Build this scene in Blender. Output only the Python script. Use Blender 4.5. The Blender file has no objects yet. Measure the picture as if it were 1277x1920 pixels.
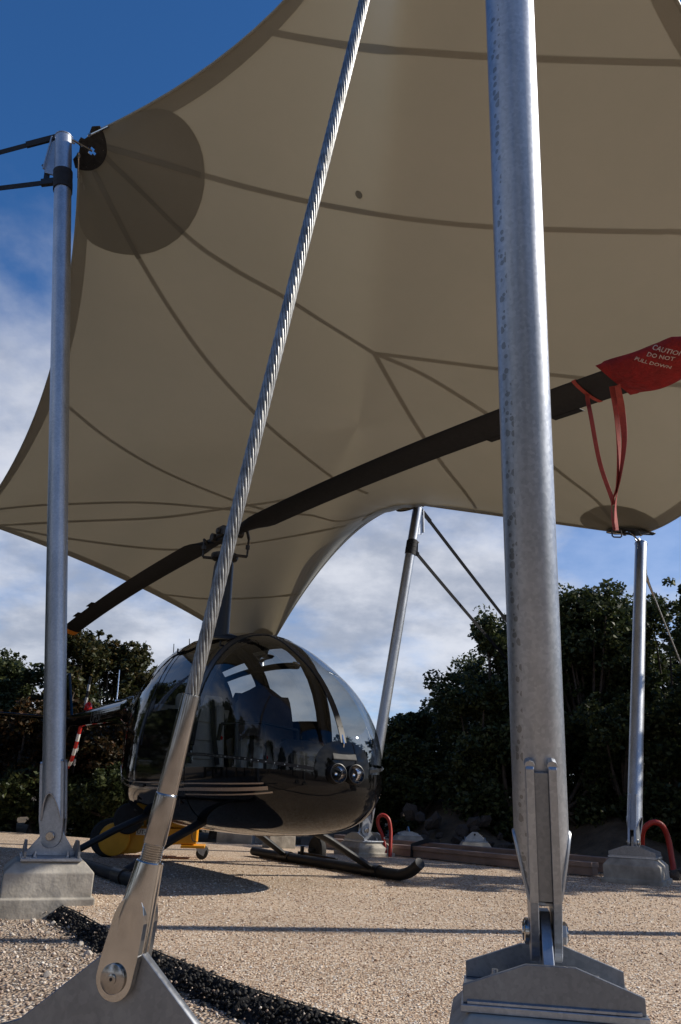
import bpy, bmesh, math, random
import numpy as np
from mathutils import Vector, Matrix
from mathutils.bvhtree import BVHTree

random.seed(4); rng = np.random.default_rng(11)
scene = bpy.context.scene
col = scene.collection
PI = math.pi

# ------------------------------------------------------------------ camera
PITCH, CAMH, ROLL = .35507, .608, -.0355
fwd = Vector((0, math.cos(PITCH), math.sin(PITCH)))
up0 = Vector((0, -math.sin(PITCH), math.cos(PITCH)))
rt = Vector((1, 0, 0)) * math.cos(ROLL) - up0 * math.sin(ROLL)
upv = Vector((1, 0, 0)) * math.sin(ROLL) + up0 * math.cos(ROLL)
cd = bpy.data.cameras.new('camera')
cam = bpy.data.objects.new('camera', cd); col.objects.link(cam)
m = Matrix((rt, upv, -fwd)).transposed().to_4x4(); m.translation = (0, 0, CAMH)
cam.matrix_world = m
cd.sensor_fit = 'VERTICAL'; cd.sensor_height = 36.0; cd.lens = 1450 / 1920 * 36
cd.clip_start = .02; cd.clip_end = 2000
scene.camera = cam

# ------------------------------------------------------------------ sky and sun
SUN_EL = math.radians(35); SUN_AZ = math.radians(83)      # azimuth clockwise from +Y
sundir = Vector((math.sin(SUN_AZ) * math.cos(SUN_EL), math.cos(SUN_AZ) * math.cos(SUN_EL), math.sin(SUN_EL)))
w = bpy.data.worlds.new('World'); scene.world = w; w.use_nodes = True
nt = w.node_tree; nt.nodes.clear()
N = nt.nodes.new; LK = nt.links.new
wo = N('ShaderNodeOutputWorld'); bg = N('ShaderNodeBackground'); LK(bg.outputs[0], wo.inputs[0])
sky = N('ShaderNodeTexSky'); sky.sky_type = 'NISHITA'; sky.sun_disc = False
sky.sun_elevation = SUN_EL; sky.sun_rotation = SUN_AZ; sky.altitude = 900; sky.air_density = .9; sky.dust_density = .1; sky.ozone_density = 4.0
bg.inputs['Strength'].default_value = .10
tc = N('ShaderNodeTexCoord'); sx = N('ShaderNodeSeparateXYZ'); LK(tc.outputs['Generated'], sx.inputs[0])
def wmath(op, a, b=None, c=None):
    n = N('ShaderNodeMath'); n.operation = op
    for i, v in enumerate((a, b, c)):
        if v is None: continue
        if isinstance(v, (int, float)): n.inputs[i].default_value = v
        else: LK(v, n.inputs[i])
    return n.outputs[0]
zz = wmath('ADD', wmath('MAXIMUM', sx.outputs[2], 0.0), .32)
cx = wmath('DIVIDE', sx.outputs[0], zz); cy = wmath('DIVIDE', sx.outputs[1], zz)
cmb = N('ShaderNodeCombineXYZ'); LK(cx, cmb.inputs[0]); LK(cy, cmb.inputs[1])
n1 = N('ShaderNodeTexNoise'); n1.inputs['Scale'].default_value = 1.35; n1.inputs['Detail'].default_value = 9; n1.inputs['Roughness'].default_value = .55
mp = N('ShaderNodeMapping'); mp.inputs['Location'].default_value = (3.0, 11.5, 0); mp.inputs['Scale'].default_value = (1.0, 1.0, 1)
LK(cmb.outputs[0], mp.inputs[0]); LK(mp.outputs[0], n1.inputs['Vector'])
# more cloud towards the horizon, clear overhead
bias = wmath('SUBTRACT', .29, wmath('MULTIPLY', sx.outputs[2], .56))
cov = wmath('ADD', n1.outputs['Fac'], bias)
cr_ = N('ShaderNodeMapRange'); cr_.interpolation_type = 'SMOOTHSTEP'
cr_.inputs['From Min'].default_value = .46; cr_.inputs['From Max'].default_value = .72
LK(cov, cr_.inputs['Value'])
n2 = N('ShaderNodeTexNoise'); n2.inputs['Scale'].default_value = 2.9; n2.inputs['Detail'].default_value = 9; n2.inputs['Roughness'].default_value = .6
LK(cmb.outputs[0], n2.inputs['Vector'])
ccol = N('ShaderNodeMix'); ccol.data_type = 'RGBA'
ccol.inputs['A'].default_value = (3.9, 4.3, 5.2, 1); ccol.inputs['B'].default_value = (7.6, 7.8, 8.4, 1)
cst = N('ShaderNodeMapRange'); cst.interpolation_type = 'SMOOTHSTEP'; cst.inputs['From Min'].default_value = .36; cst.inputs['From Max'].default_value = .66; LK(n2.outputs['Fac'], cst.inputs['Value']); LK(cst.outputs[0], ccol.inputs['Factor'])
smix = N('ShaderNodeMix'); smix.data_type = 'RGBA'
hz_ = N('ShaderNodeMapRange'); hz_.interpolation_type = 'SMOOTHSTEP'; hz_.inputs['From Min'].default_value = .62; hz_.inputs['From Max'].default_value = .10; hz_.inputs['To Max'].default_value = .5; LK(sx.outputs[2], hz_.inputs['Value'])
cmul = wmath('MAXIMUM', wmath('MULTIPLY', cr_.outputs[0], .93), hz_.outputs[0])
deep = N('ShaderNodeMix'); deep.data_type = 'RGBA'; deep.blend_type = 'MULTIPLY'; deep.inputs['Factor'].default_value = 1; deep.inputs['B'].default_value = (.56, 1.1, 1.5, 1); LK(sky.outputs[0], deep.inputs['A'])
LK(cmul, smix.inputs['Factor']); LK(deep.outputs['Result'], smix.inputs['A']); LK(ccol.outputs['Result'], smix.inputs['B'])
LK(smix.outputs['Result'], bg.inputs['Color'])

sl = bpy.data.lights.new('sun', 'SUN'); sl.energy = 5.0; sl.angle = math.radians(.53); sl.color = (1, .93, .82)
so = bpy.data.objects.new('sun', sl); col.objects.link(so)
so.rotation_euler = (-sundir).to_track_quat('-Z', 'Y').to_euler(); so.location = (12, 2, 12)
scene.view_settings.view_transform = 'Standard'; scene.view_settings.look = 'None'
scene.view_settings.exposure = 0.0; scene.view_settings.gamma = 1.0
scene.render.engine = 'CYCLES'

# ------------------------------------------------------------------ materials
MATS = {}
def newmat(name):
    mt = bpy.data.materials.new(name); mt.use_nodes = True
    t = mt.node_tree; MATS[name] = mt
    return mt, t, t.nodes['Principled BSDF']
def ramp(t, stops, fac):
    r = t.nodes.new('ShaderNodeValToRGB'); e = r.color_ramp.elements
    while len(e) < len(stops): e.new(.5)
    for i, (p, c) in enumerate(stops): e[i].position = p; e[i].color = (*c, 1)
    t.links.new(fac, r.inputs[0]); return r.outputs[0]
def noise(t, scale, detail=4, rough=.6, coord='Object', dim=None):
    c = t.nodes.new('ShaderNodeTexCoord'); n = t.nodes.new('ShaderNodeTexNoise')
    n.inputs['Scale'].default_value = scale; n.inputs['Detail'].default_value = detail; n.inputs['Roughness'].default_value = rough
    t.links.new(c.outputs[coord], n.inputs['Vector']); return n
def bumpn(t, p, h, strength, dist=.01):
    b = t.nodes.new('ShaderNodeBump'); b.inputs['Strength'].default_value = strength; b.inputs['Distance'].default_value = dist
    t.links.new(h, b.inputs['Height']); t.links.new(b.outputs[0], p.inputs['Normal'])
def pm(name, c, rough=.5, metal=0., var=.15, scale=18, bump=0., bdist=.004, coat=0., rvar=.1, spec=.5):
    """plain procedural material: base colour broken up by noise, roughness broken up too"""
    mt, t, p = newmat(name)
    n = noise(t, scale)
    a = tuple(max(0, x * (1 - var)) for x in c); b = tuple(min(1, x * (1 + var)) for x in c)
    t.links.new(ramp(t, [(.3, a), (.7, b)], n.outputs['Fac']), p.inputs['Base Color'])
    p.inputs['Metallic'].default_value = metal; p.inputs['Coat Weight'].default_value = coat; p.inputs['Coat Roughness'].default_value = .04
    p.inputs['Specular IOR Level'].default_value = spec
    mr = t.nodes.new('ShaderNodeMapRange'); mr.inputs['To Min'].default_value = max(.02, rough - rvar); mr.inputs['To Max'].default_value = min(1, rough + rvar)
    n2 = noise(t, scale * 2.3, 3); t.links.new(n2.outputs['Fac'], mr.inputs['Value']); t.links.new(mr.outputs[0], p.inputs['Roughness'])
    if bump: bumpn(t, p, n2.outputs['Fac'], bump, bdist)
    return mt
def galv(name, drips=False, k=1.0, r0=.32, r1=.5):
    mt, t, p = newmat(name)
    c = t.nodes.new('ShaderNodeTexCoord')
    v = t.nodes.new('ShaderNodeTexVoronoi'); v.inputs['Scale'].default_value = 110; v.voronoi_dimensions = '3D'
    t.links.new(c.outputs['Object'], v.inputs['Vector'])
    mp_ = t.nodes.new('ShaderNodeMapping'); mp_.inputs['Scale'].default_value = (1, 1, .35); t.links.new(c.outputs['Object'], mp_.inputs[0])
    n = noise(t, 9, 8, .68); t.links.new(mp_.outputs[0], n.inputs['Vector'])
    mx = t.nodes.new('ShaderNodeMix'); mx.data_type = 'FLOAT'; mx.inputs['Factor'].default_value = .82
    sep = t.nodes.new('ShaderNodeSeparateColor'); t.links.new(v.outputs['Color'], sep.inputs[0])
    t.links.new(sep.outputs[0], mx.inputs['A']); t.links.new(n.outputs['Fac'], mx.inputs['B'])
    base = ramp(t, [(.3, tuple(k * x for x in (.34, .36, .39))), (.5, tuple(k * x for x in (.44, .46, .49))), (.72, tuple(k * x for x in (.56, .58, .60)))], mx.outputs['Result'])
    p.inputs['Metallic'].default_value = .95
    rr = t.nodes.new('ShaderNodeMapRange'); rr.inputs['To Min'].default_value = r0; rr.inputs['To Max'].default_value = r1
    t.links.new(mx.outputs['Result'], rr.inputs['Value']); t.links.new(rr.outputs[0], p.inputs['Roughness'])
    if drips:
        # a column of dried water spots running down one side of the tube
        s = t.nodes.new('ShaderNodeSeparateXYZ'); t.links.new(c.outputs['Object'], s.inputs[0])
        def mth(op, a, b=None):
            q = t.nodes.new('ShaderNodeMath'); q.operation = op
            for i, x in enumerate((a, b)):
                if x is None: continue
                if isinstance(x, (int, float)): q.inputs[i].default_value = x
                else: t.links.new(x, q.inputs[i])
            return q.outputs[0]
        ang = mth('ARCTAN2', s.outputs[1], s.outputs[0])
        wob = noise(t, 3.5, 2)
        d = mth('ABSOLUTE', mth('SUBTRACT', ang, mth('ADD', -.93, mth('MULTIPLY', wob.outputs['Fac'], .25))))
        band = mth('LESS_THAN', d, mth('MULTIPLY', wob.outputs['Fac'], .42))
        cb = t.nodes.new('ShaderNodeCombineXYZ'); t.links.new(mth('MULTIPLY', ang, .0675), cb.inputs[0]); t.links.new(s.outputs[2], cb.inputs[1])
        v2 = t.nodes.new('ShaderNodeTexVoronoi'); v2.voronoi_dimensions = '2D'; v2.inputs['Scale'].default_value = 46; v2.inputs['Randomness'].default_value = 1.0
        t.links.new(cb.outputs[0], v2.inputs['Vector'])
        s2 = t.nodes.new('ShaderNodeSeparateColor'); t.links.new(v2.outputs['Color'], s2.inputs[0])
        ds_ = noise(t, 160, 2); spot = mth('LESS_THAN', mth('ADD', v2.outputs['Distance'], mth('MULTIPLY', ds_.outputs['Fac'], .22)), mth('ADD', .22, mth('MULTIPLY', s2.outputs[1], .38)))
        keep = mth('LESS_THAN', s2.outputs[0], .72)
        msk = mth('MULTIPLY', mth('MULTIPLY', band, spot), keep)
        mc = t.nodes.new('ShaderNodeMix'); mc.data_type = 'RGBA'
        t.links.new(mth('MULTIPLY', msk, .6), mc.inputs['Factor']); t.links.new(base, mc.inputs['A']); mc.inputs['B'].default_value = (.16, .155, .14, 1)
        t.links.new(mc.outputs['Result'], p.inputs['Base Color'])
    else:
        t.links.new(base, p.inputs['Base Color'])
    bumpn(t, p, n.outputs['Fac'], .10, .003)
    return mt
def leafmat(name, stops):
    mt = bpy.data.materials.new(name); mt.use_nodes = True; t = mt.node_tree; t.nodes.clear(); MATS[name] = mt
    o = t.nodes.new('ShaderNodeOutputMaterial'); g = t.nodes.new('ShaderNodeNewGeometry')
    n = noise(t, 1.1, 3)
    mx = t.nodes.new('ShaderNodeMix'); mx.data_type = 'FLOAT'; mx.inputs['Factor'].default_value = .5
    t.links.new(g.outputs['Random Per Island'], mx.inputs['A']); t.links.new(n.outputs['Fac'], mx.inputs['B'])
    c = ramp(t, stops, mx.outputs['Result'])
    d = t.nodes.new('ShaderNodeBsdfPrincipled'); d.inputs['Roughness'].default_value = .5; t.links.new(c, d.inputs['Base Color'])
    d.inputs['Specular IOR Level'].default_value = .3
    tr = t.nodes.new('ShaderNodeBsdfTranslucent'); t.links.new(c, tr.inputs[0])
    ms = t.nodes.new('ShaderNodeMixShader'); ms.inputs[0].default_value = .25
    t.links.new(d.outputs[0], ms.inputs[1]); t.links.new(tr.outputs[0], ms.inputs[2]); t.links.new(ms.outputs[0], o.inputs[0])
    return mt
def islandmat(name, stops, rough=.8):
    mt, t, p = newmat(name); g = t.nodes.new('ShaderNodeNewGeometry')
    t.links.new(ramp(t, stops, g.outputs['Random Per Island']), p.inputs['Base Color']); p.inputs['Roughness'].default_value = rough
    n = noise(t, 90, 3); bumpn(t, p, n.outputs['Fac'], .3, .003)
    return mt
def gravelmat(name, scale, stops, big=.12, bump=.9, bd=.006):
    mt, t, p = newmat(name)
    c = t.nodes.new('ShaderNodeTexCoord')
    v = t.nodes.new('ShaderNodeTexVoronoi'); v.inputs['Scale'].default_value = scale
    t.links.new(c.outputs['Object'], v.inputs['Vector'])
    v2 = t.nodes.new('ShaderNodeTexVoronoi'); v2.inputs['Scale'].default_value = scale * 2.1
    t.links.new(c.outputs['Object'], v2.inputs['Vector'])
    sp = t.nodes.new('ShaderNodeSeparateColor'); t.links.new(v.outputs['Color'], sp.inputs[0])
    cc = ramp(t, stops, sp.outputs[0])
    n = noise(t, 1.3, 5)
    tint = ramp(t, [(.3, (1 - big, 1 - big, 1 - big)), (.7, (1, 1, 1))], n.outputs['Fac'])
    mm = t.nodes.new('ShaderNodeMix'); mm.data_type = 'RGBA'; mm.blend_type = 'MULTIPLY'; mm.inputs['Factor'].default_value = 1
    t.links.new(cc, mm.inputs['A']); t.links.new(tint, mm.inputs['B'])
    gap = ramp(t, [(.0, (1, 1, 1)), (.62, (1, 1, 1)), (.95, (.30, .25, .2))], v.outputs['Distance'])
    m2 = t.nodes.new('ShaderNodeMix'); m2.data_type = 'RGBA'; m2.blend_type = 'MULTIPLY'; m2.inputs['Factor'].default_value = .8
    t.links.new(mm.outputs['Result'], m2.inputs['A']); t.links.new(gap, m2.inputs['B'])
    t.links.new(m2.outputs['Result'], p.inputs['Base Color']); p.inputs['Roughness'].default_value = .85
    ad = t.nodes.new('ShaderNodeMath'); ad.operation = 'MULTIPLY_ADD'; ad.inputs[1].default_value = -1; 
    t.links.new(v.outputs['Distance'], ad.inputs[0]); t.links.new(v2.outputs['Distance'], ad.inputs[2])
    inv = t.nodes.new('ShaderNodeMath'); inv.operation = 'SUBTRACT'; inv.inputs[0].default_value = 1; t.links.new(v.outputs['Distance'], inv.inputs[1])
    bumpn(t, p, inv.outputs[0], bump, bd)
    return mt

galv('galvanised'); galv('galvanised_spotted', True); galv('galvanised_dull', False, .62, .34, .6)
pm('stainless', (.55, .52, .48), .13, 1., .08, 30, rvar=.06)
pm('stainless_satin', (.42, .39, .36), .2, 1., .12, 40, rvar=.07)
pm('wire', (.36, .36, .35), .48, 1., .4, 45)
pm('dark_steel', (.055, .05, .045), .5, .6, .3, 25)
pm('concrete', (.36, .33, .28), .9, 0, .42, 5, .7, .012)
pm('black_web', (.012, .012, .014), .75, 0, .3, 60)
pm('black_paint', (.003, .003, .0032), .06, 0, .1, 5, rvar=.02, spec=.38)
pm('black_satin', (.006, .006, .007), .42, 0, .25, 12)
pm('black_matte', (.007, .007, .008), .6, 0, .3, 14)
pm('rubber', (.018, .018, .018), .8, 0, .3, 40)
pm('tan_stripe', (.40, .28, .18), .25, 0, .06, 20, coat=.6)
pm('orange_tip', (.80, .27, .03), .5, 0, .12, 20)
pm('yellow_paint', (.72, .33, .012), .38, 0, .1, 9)
pm('red_cloth', (.25, .007, .007), .8, 0, .3, 14, .7, .02)
pm('red_web', (.34, .05, .035), .7, 0, .2, 60)
pm('red_hose', (.36, .022, .012), .45, 0, .15, 12)
pm('leather', (.46, .43, .36), .42, 0, .12, 14, .15)
pm('brown_cloth', (.075, .055, .045), .8, 0, .3, 12, .3)
pm('white_paint', (.78, .77, .74), .5, 0, .06, 20)
pm('faded_white', (.55, .42, .38), .8, 0, .35, 40)
pm('grey_letter', (.045, .045, .045), .35, 0, .1, 20)
pm('black_letter', (.01, .01, .01), .6, 0, .1, 20)
pm('red_paint', (.50, .02, .015), .4, 0, .1, 20)
pm('red_lens', (.6, .01, .01), .12, 0, .1, 20)
pm('chrome', (.85, .85, .86), .05, 1., .03, 10, rvar=.02)
pm('beam_steel', (.27, .19, .15), .6, 0, .25, 6, .2)
pm('bark', (.085, .065, .05), .9, 0, .35, 14, .8, .02)
pm('rock', (.075, .06, .05), .9, 0, .35, 7, .8, .03)
pm('pale_stone', (.52, .46, .39), .85, 0, .2, 25, .4)
pm('soil', (.10, .075, .05), .95, 0, .4, 5, .6, .03)
pm('asphalt', (.013, .012, .012), .85, 0, .5, 60, 1., .012)
islandmat('asphalt_crumb', [(.0, (.005, .005, .005)), (.7, (.014, .013, .012)), (.93, (.03, .026, .022)), (.99, (.20, .16, .12))])
islandmat('pebble_tan', [(0, (.16, .095, .06)), (.25, (.44, .30, .20)), (.6, (.62, .48, .36)), (.88, (.78, .67, .55)), (1, (.86, .82, .76))])
islandmat('pebble_verge', [(0, (.14, .10, .08)), (.3, (.38, .28, .21)), (.7, (.56, .45, .36)), (1, (.74, .68, .60))])
gravelmat('pad_gravel', 105, [(0, (.22, .13, .08)), (.22, (.46, .31, .20)), (.6, (.66, .50, .35)), (.9, (.80, .67, .52)), (1, (.85, .79, .70))], .26)
gravelmat('verge_gravel', 70, [(0, (.13, .09, .065)), (.3, (.36, .26, .18)), (.7, (.54, .42, .31)), (1, (.70, .62, .52))], .25, 1., .012)
leafmat('leaf_evergreen', [(.2, (.022, .033, .012)), (.5, (.045, .062, .022)), (.70, (.085, .10, .034)), (.84, (.15, .155, .055))])
leafmat('leaf_autumn', [(.2, (.022, .030, .011)), (.5, (.050, .056, .018)), (.68, (.085, .070, .022)), (.82, (.15, .085, .025))])
leafmat('leaf_rust', [(.2, (.020, .020, .009)), (.5, (.040, .030, .012)), (.68, (.09, .045, .015)), (.84, (.20, .085, .025))])

def fabric(name, k):
    mt = bpy.data.materials.new(name); mt.use_nodes = True; t = mt.node_tree; t.nodes.clear(); MATS[name] = mt
    o = t.nodes.new('ShaderNodeOutputMaterial')
    n = noise(t, .8, 8, .68); n2 = noise(t, 260, 2)
    c = ramp(t, [(.28, tuple(k * x for x in (.40, .385, .31))), (.7, tuple(k * x for x in (.46, .43, .35)))], n.outputs['Fac'])
    d = t.nodes.new('ShaderNodeBsdfPrincipled'); d.inputs['Roughness'].default_value = .42; d.inputs['Specular IOR Level'].default_value = .4
    t.links.new(c, d.inputs['Base Color']); bumpn(t, d, n2.outputs['Fac'], .12, .001)
    tr = t.nodes.new('ShaderNodeBsdfTranslucent'); tr.inputs[0].default_value = (.42, .35, .23, 1)
    ms = t.nodes.new('ShaderNodeMixShader'); ms.inputs[0].default_value = .12
    t.links.new(d.outputs[0], ms.inputs[1]); t.links.new(tr.outputs[0], ms.inputs[2]); t.links.new(ms.outputs[0], o.inputs[0])
fabric('canopy_fabric', 1.0); fabric('canopy_double', .90); fabric('canopy_patch', .70); fabric('canopy_seam', .56)  # darker copies: light blocked by the extra fabric layers is put into the colour

def glassmat(name, tint, gl=1.0):
    mt = bpy.data.materials.new(name); mt.use_nodes = True; t = mt.node_tree; t.nodes.clear(); MATS[name] = mt
    o = t.nodes.new('ShaderNodeOutputMaterial'); f = t.nodes.new('ShaderNodeFresnel'); gb = t.nodes.new('ShaderNodeNewGeometry'); io = t.nodes.new('ShaderNodeMath'); io.operation = 'MULTIPLY_ADD'; io.inputs[1].default_value = 1 / 1.5 - 1.5; io.inputs[2].default_value = 1.5; t.links.new(gb.outputs['Backfacing'], io.inputs[0]); t.links.new(io.outputs[0], f.inputs[0])
    tp = t.nodes.new('ShaderNodeBsdfTransparent'); tp.inputs[0].default_value = (*tint, 1)
    g = t.nodes.new('ShaderNodeBsdfGlossy'); g.inputs['Roughness'].default_value = .015
    n = noise(t, 3, 2); bp = t.nodes.new('ShaderNodeBump'); bp.inputs['Strength'].default_value = .02; t.links.new(n.outputs['Fac'], bp.inputs['Height']); t.links.new(bp.outputs[0], g.inputs['Normal'])
    ms = t.nodes.new('ShaderNodeMixShader'); t.links.new(f.outputs[0], ms.inputs[0]); t.links.new(tp.outputs[0], ms.inputs[1]); t.links.new(g.outputs[0], ms.inputs[2])
    t.links.new(ms.outputs[0], o.inputs[0])
glassmat('canopy_glass', (.60, .62, .63)); glassmat('lamp_glass', (.95, .95, .95))

# ------------------------------------------------------------------ helpers
PM = {}      # matrices of the empties
def tag(o, label=None, cat=None, group=None, kind=None):
    if label: o['label'] = label
    if cat: o['category'] = cat
    if group: o['group'] = group
    if kind: o['kind'] = kind
    return o
def thing(name, mat, label, cat, group=None):
    o = bpy.data.objects.new(name, None); col.objects.link(o); o.empty_display_size = .2
    if not isinstance(mat, Matrix): mat = Matrix.Translation(Vector(mat))
    o.matrix_world = mat; PM[o.name] = mat.copy()
    return tag(o, label, cat, group)
def pmx(o):
    while o.name not in PM: o = o.parent
    return PM[o.name]
class MB:
    def __init__(s): s.v = []; s.f = []
    def add(s, vs, fs):
        b = len(s.v); s.v += [tuple(x) for x in vs]; s.f += [tuple(b + i for i in f) for f in fs]; return s
    def box(s, lo, hi, mat=None):
        x0, y0, z0 = lo; x1, y1, z1 = hi
        vs = [(x0, y0, z0), (x1, y0, z0), (x1, y1, z0), (x0, y1, z0), (x0, y0, z1), (x1, y0, z1), (x1, y1, z1), (x0, y1, z1)]
        if mat: vs = [mat @ Vector(v) for v in vs]
        return s.add(vs, [(0, 3, 2, 1), (4, 5, 6, 7), (0, 1, 5, 4), (1, 2, 6, 5), (2, 3, 7, 6), (3, 0, 4, 7)])
    def bar(s, a, b, wx, wy, ref=(0, 0, 1)):
        a = Vector(a); b = Vector(b); z = (b - a).normalized(); r = Vector(ref)
        if abs(z.dot(r)) > .99: r = Vector((0, 1, 0))
        x = r.cross(z).normalized(); y = z.cross(x)
        M = Matrix((x, y, z)).transposed().to_4x4(); M.translation = a
        return s.box((-wx / 2, -wy / 2, 0), (wx / 2, wy / 2, (b - a).length), M)
    def tube(s, pts, r, n=12, caps=True, ell=1.0, ref=(0, 0, 1)):
        pts = [Vector(p) for p in pts]; k = len(pts)
        rs = r if isinstance(r, (list, tuple)) else [r] * k
        vs = []; x = None
        for i, p in enumerate(pts):
            d = (pts[min(i + 1, k - 1)] - pts[max(i - 1, 0)]).normalized()
            if x is None:
                q = Vector(ref)
                if abs(d.dot(q)) > .95: q = Vector((1, 0, 0))
                x = (q - d * q.dot(d)).normalized()
            else: x = (x - d * x.dot(d)).normalized()
            y = d.cross(x)
            for j in range(n):
                a = 2 * PI * j / n
                vs.append(p + x * math.cos(a) * rs[i] + y * math.sin(a) * rs[i] * ell)
        fs = [(i * n + j, i * n + (j + 1) % n, (i + 1) * n + (j + 1) % n, (i + 1) * n + j) for i in range(k - 1) for j in range(n)]
        if caps: fs += [tuple(range(n - 1, -1, -1)), tuple(range((k - 1) * n, k * n))]
        return s.add(vs, fs)
    def lathe(s, prof, M=None, n=32, caps=True):
        """prof: (r,z) list about local Z"""
        vs = []; k = len(prof)
        for r, z in prof:
            for j in range(n):
                a = 2 * PI * j / n; v = Vector((r * math.cos(a), r * math.sin(a), z)); vs.append(M @ v if M else v)
        fs = [(i * n + j, i * n + (j + 1) % n, (i + 1) * n + (j + 1) % n, (i + 1) * n + j) for i in range(k - 1) for j in range(n)]
        if caps: fs += [tuple(range(n - 1, -1, -1)), tuple(range((k - 1) * n, k * n))]
        return s.add(vs, fs)
    def prism(s, poly, t0, t1, M=None):
        """poly in local XZ, extruded along local Y"""
        n = len(poly)
        vs = [Vector((x, t0, z)) for x, z in poly] + [Vector((x, t1, z)) for x, z in poly]
        if M: vs = [M @ v for v in vs]
        return s.add(vs, [tuple(range(n)), tuple(range(2 * n - 1, n - 1, -1))] + [(j, j + n, (j + 1) % n + n, (j + 1) % n) for j in range(n)])
    def build(s, name, mat, parent=None, smooth=False, world=False, bevel=0., auto=35, kind=None, subd=0):
        me = bpy.data.meshes.new(name)
        vs = s.v
        if world and parent: inv = pmx(parent).inverted(); vs = [tuple(inv @ Vector(v)) for v in vs]
        me.from_pydata([tuple(v) for v in vs], [], s.f)
        bm = bmesh.new(); bm.from_mesh(me); bmesh.ops.recalc_face_normals(bm, faces=bm.faces)
        if bevel:
            es = [e for e in bm.edges if len(e.link_faces) == 2 and e.calc_face_angle(0) > .5]
            bmesh.ops.bevel(bm, geom=es, offset=bevel, segments=2, affect='EDGES', profile=.5, clamp_overlap=True)
        bm.to_mesh(me); bm.free()
        return link(me, name, mat, parent, smooth, auto, kind)
def link(me, name, mat, parent=None, smooth=False, auto=35, kind=None):
    me.materials.clear(); me.materials.append(MATS[mat])
    if smooth:
        me.shade_smooth()
        if auto: me.set_sharp_from_angle(angle=math.radians(auto))
    o = bpy.data.objects.new(name, me); col.objects.link(o)
    if parent: o.parent = parent
    if kind: o['kind'] = kind
    return o
def npmesh(name, V, F, mat, parent=None, smooth=False, kind=None):
    me = bpy.data.meshes.new(name); V = np.asarray(V, np.float32); F = np.asarray(F, np.int32)
    k = F.shape[1]
    me.vertices.add(len(V)); me.vertices.foreach_set('co', V.ravel())
    me.loops.add(F.size); me.loops.foreach_set('vertex_index', F.ravel())
    me.polygons.add(len(F)); me.polygons.foreach_set('loop_start', np.arange(0, F.size, k, dtype=np.int32))
    me.update(calc_edges=True); me.validate()
    return link(me, name, mat, parent, smooth, None, kind)
def curve_mesh(cu):
    o = bpy.data.objects.new('tmp', cu); col.objects.link(o)
    dg = bpy.context.evaluated_depsgraph_get(); me = bpy.data.meshes.new_from_object(o.evaluated_get(dg))
    bpy.data.objects.remove(o); bpy.data.curves.remove(cu); return me
def plate(name, loops, th, mat, parent, M, bevel=.001):
    """flat plate with holes: 2D loops (local XY) thickened along local Z, placed by M (parent space)"""
    cu = bpy.data.curves.new(name, 'CURVE'); cu.dimensions = '2D'; cu.fill_mode = 'BOTH'; cu.extrude = th / 2; cu.bevel_depth = bevel; cu.bevel_resolution = 0
    for lp in loops:
        sp = cu.splines.new('POLY'); sp.points.add(len(lp) - 1); sp.use_cyclic_u = True
        for i, (x, y) in enumerate(lp): sp.points[i].co = (x, y, 0, 1)
    me = curve_mesh(cu); me.transform(M); me.name = name
    return link(me, name, mat, parent)
def letters(name, txt, size, mat, parent, M, shear=0., spacing=1.0, extrude=.0006):
    cu = bpy.data.curves.new(name, 'FONT'); cu.body = txt; cu.size = size; cu.shear = shear; cu.space_character = spacing; cu.extrude = extrude; cu.resolution_u = 3
    me = curve_mesh(cu); me.transform(M); me.name = name
    return link(me, name, mat, parent)
def frame(o, x, z):
    """matrix with origin o, X along x, Z along z (y = z cross x)"""
    z = Vector(z).normalized(); x = Vector(x); x = (x - z * x.dot(z)).normalized(); y = z.cross(x)
    M = Matrix((x, y, z)).transposed().to_4x4(); M.translation = Vector(o); return M
def circ(cx, cy, r, n=20, a0=0, a1=2 * PI, end=False):
    k = n + 1 if end else n
    return [(cx + r * math.cos(a0 + (a1 - a0) * i / n), cy + r * math.sin(a0 + (a1 - a0) * i / n)) for i in range(k)]
def rot(az): return Matrix.Rotation(az, 4, 'Z')
def spline(pts, n):
    """Catmull-Rom through points"""
    P = [Vector(p) for p in pts]; P = [2 * P[0] - P[1]] + P + [2 * P[-1] - P[-2]]; out = []
    for i in range(1, len(P) - 2):
        for k in range(n):
            t = k / n; a, b, c, d = P[i - 1:i + 3]
            out.append(.5 * ((2 * b) + (c - a) * t + (2 * a - 5 * b + 4 * c - d) * t * t + (3 * b - a - 3 * c + d) * t ** 3))
    return out + [P[-2]]

# ================================================================== GROUND
def sheet(name, poly, z, mat, kind='structure'):
    me = bpy.data.meshes.new(name); me.from_pydata([(x, y, z) for x, y in poly], [], [tuple(range(len(poly)))])
    o = link(me, name, mat); o['kind'] = kind; return o
# far terrain, one undulating sheet to the horizon
gx = np.concatenate([np.linspace(-600, -40, 12), np.linspace(-30, 30, 61), np.linspace(40, 600, 12)])
gy = np.concatenate([np.linspace(-600, -40, 10), np.linspace(-30, 40, 71), np.linspace(50, 900, 14)])
XX, YY = np.meshgrid(gx, gy)
ZZ = -.09 + .05 * np.sin(XX * 1.7 + 1) * np.cos(YY * 1.3) * (np.hypot(XX, YY - 6) > 14) + np.clip((YY - 13) * .04, 0, .8) + np.clip((XX - 6) * .05, 0, .5)
nyy, nxx = XX.shape
idx = np.arange(nyy * nxx).reshape(nyy, nxx)
Fq = np.stack([idx[:-1, :-1], idx[:-1, 1:], idx[1:, 1:], idx[1:, :-1]], -1).reshape(-1, 4)
terrain = npmesh('terrain', np.stack([XX, YY, ZZ], -1).reshape(-1, 3), Fq, 'soil', None, True, 'structure')

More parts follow.
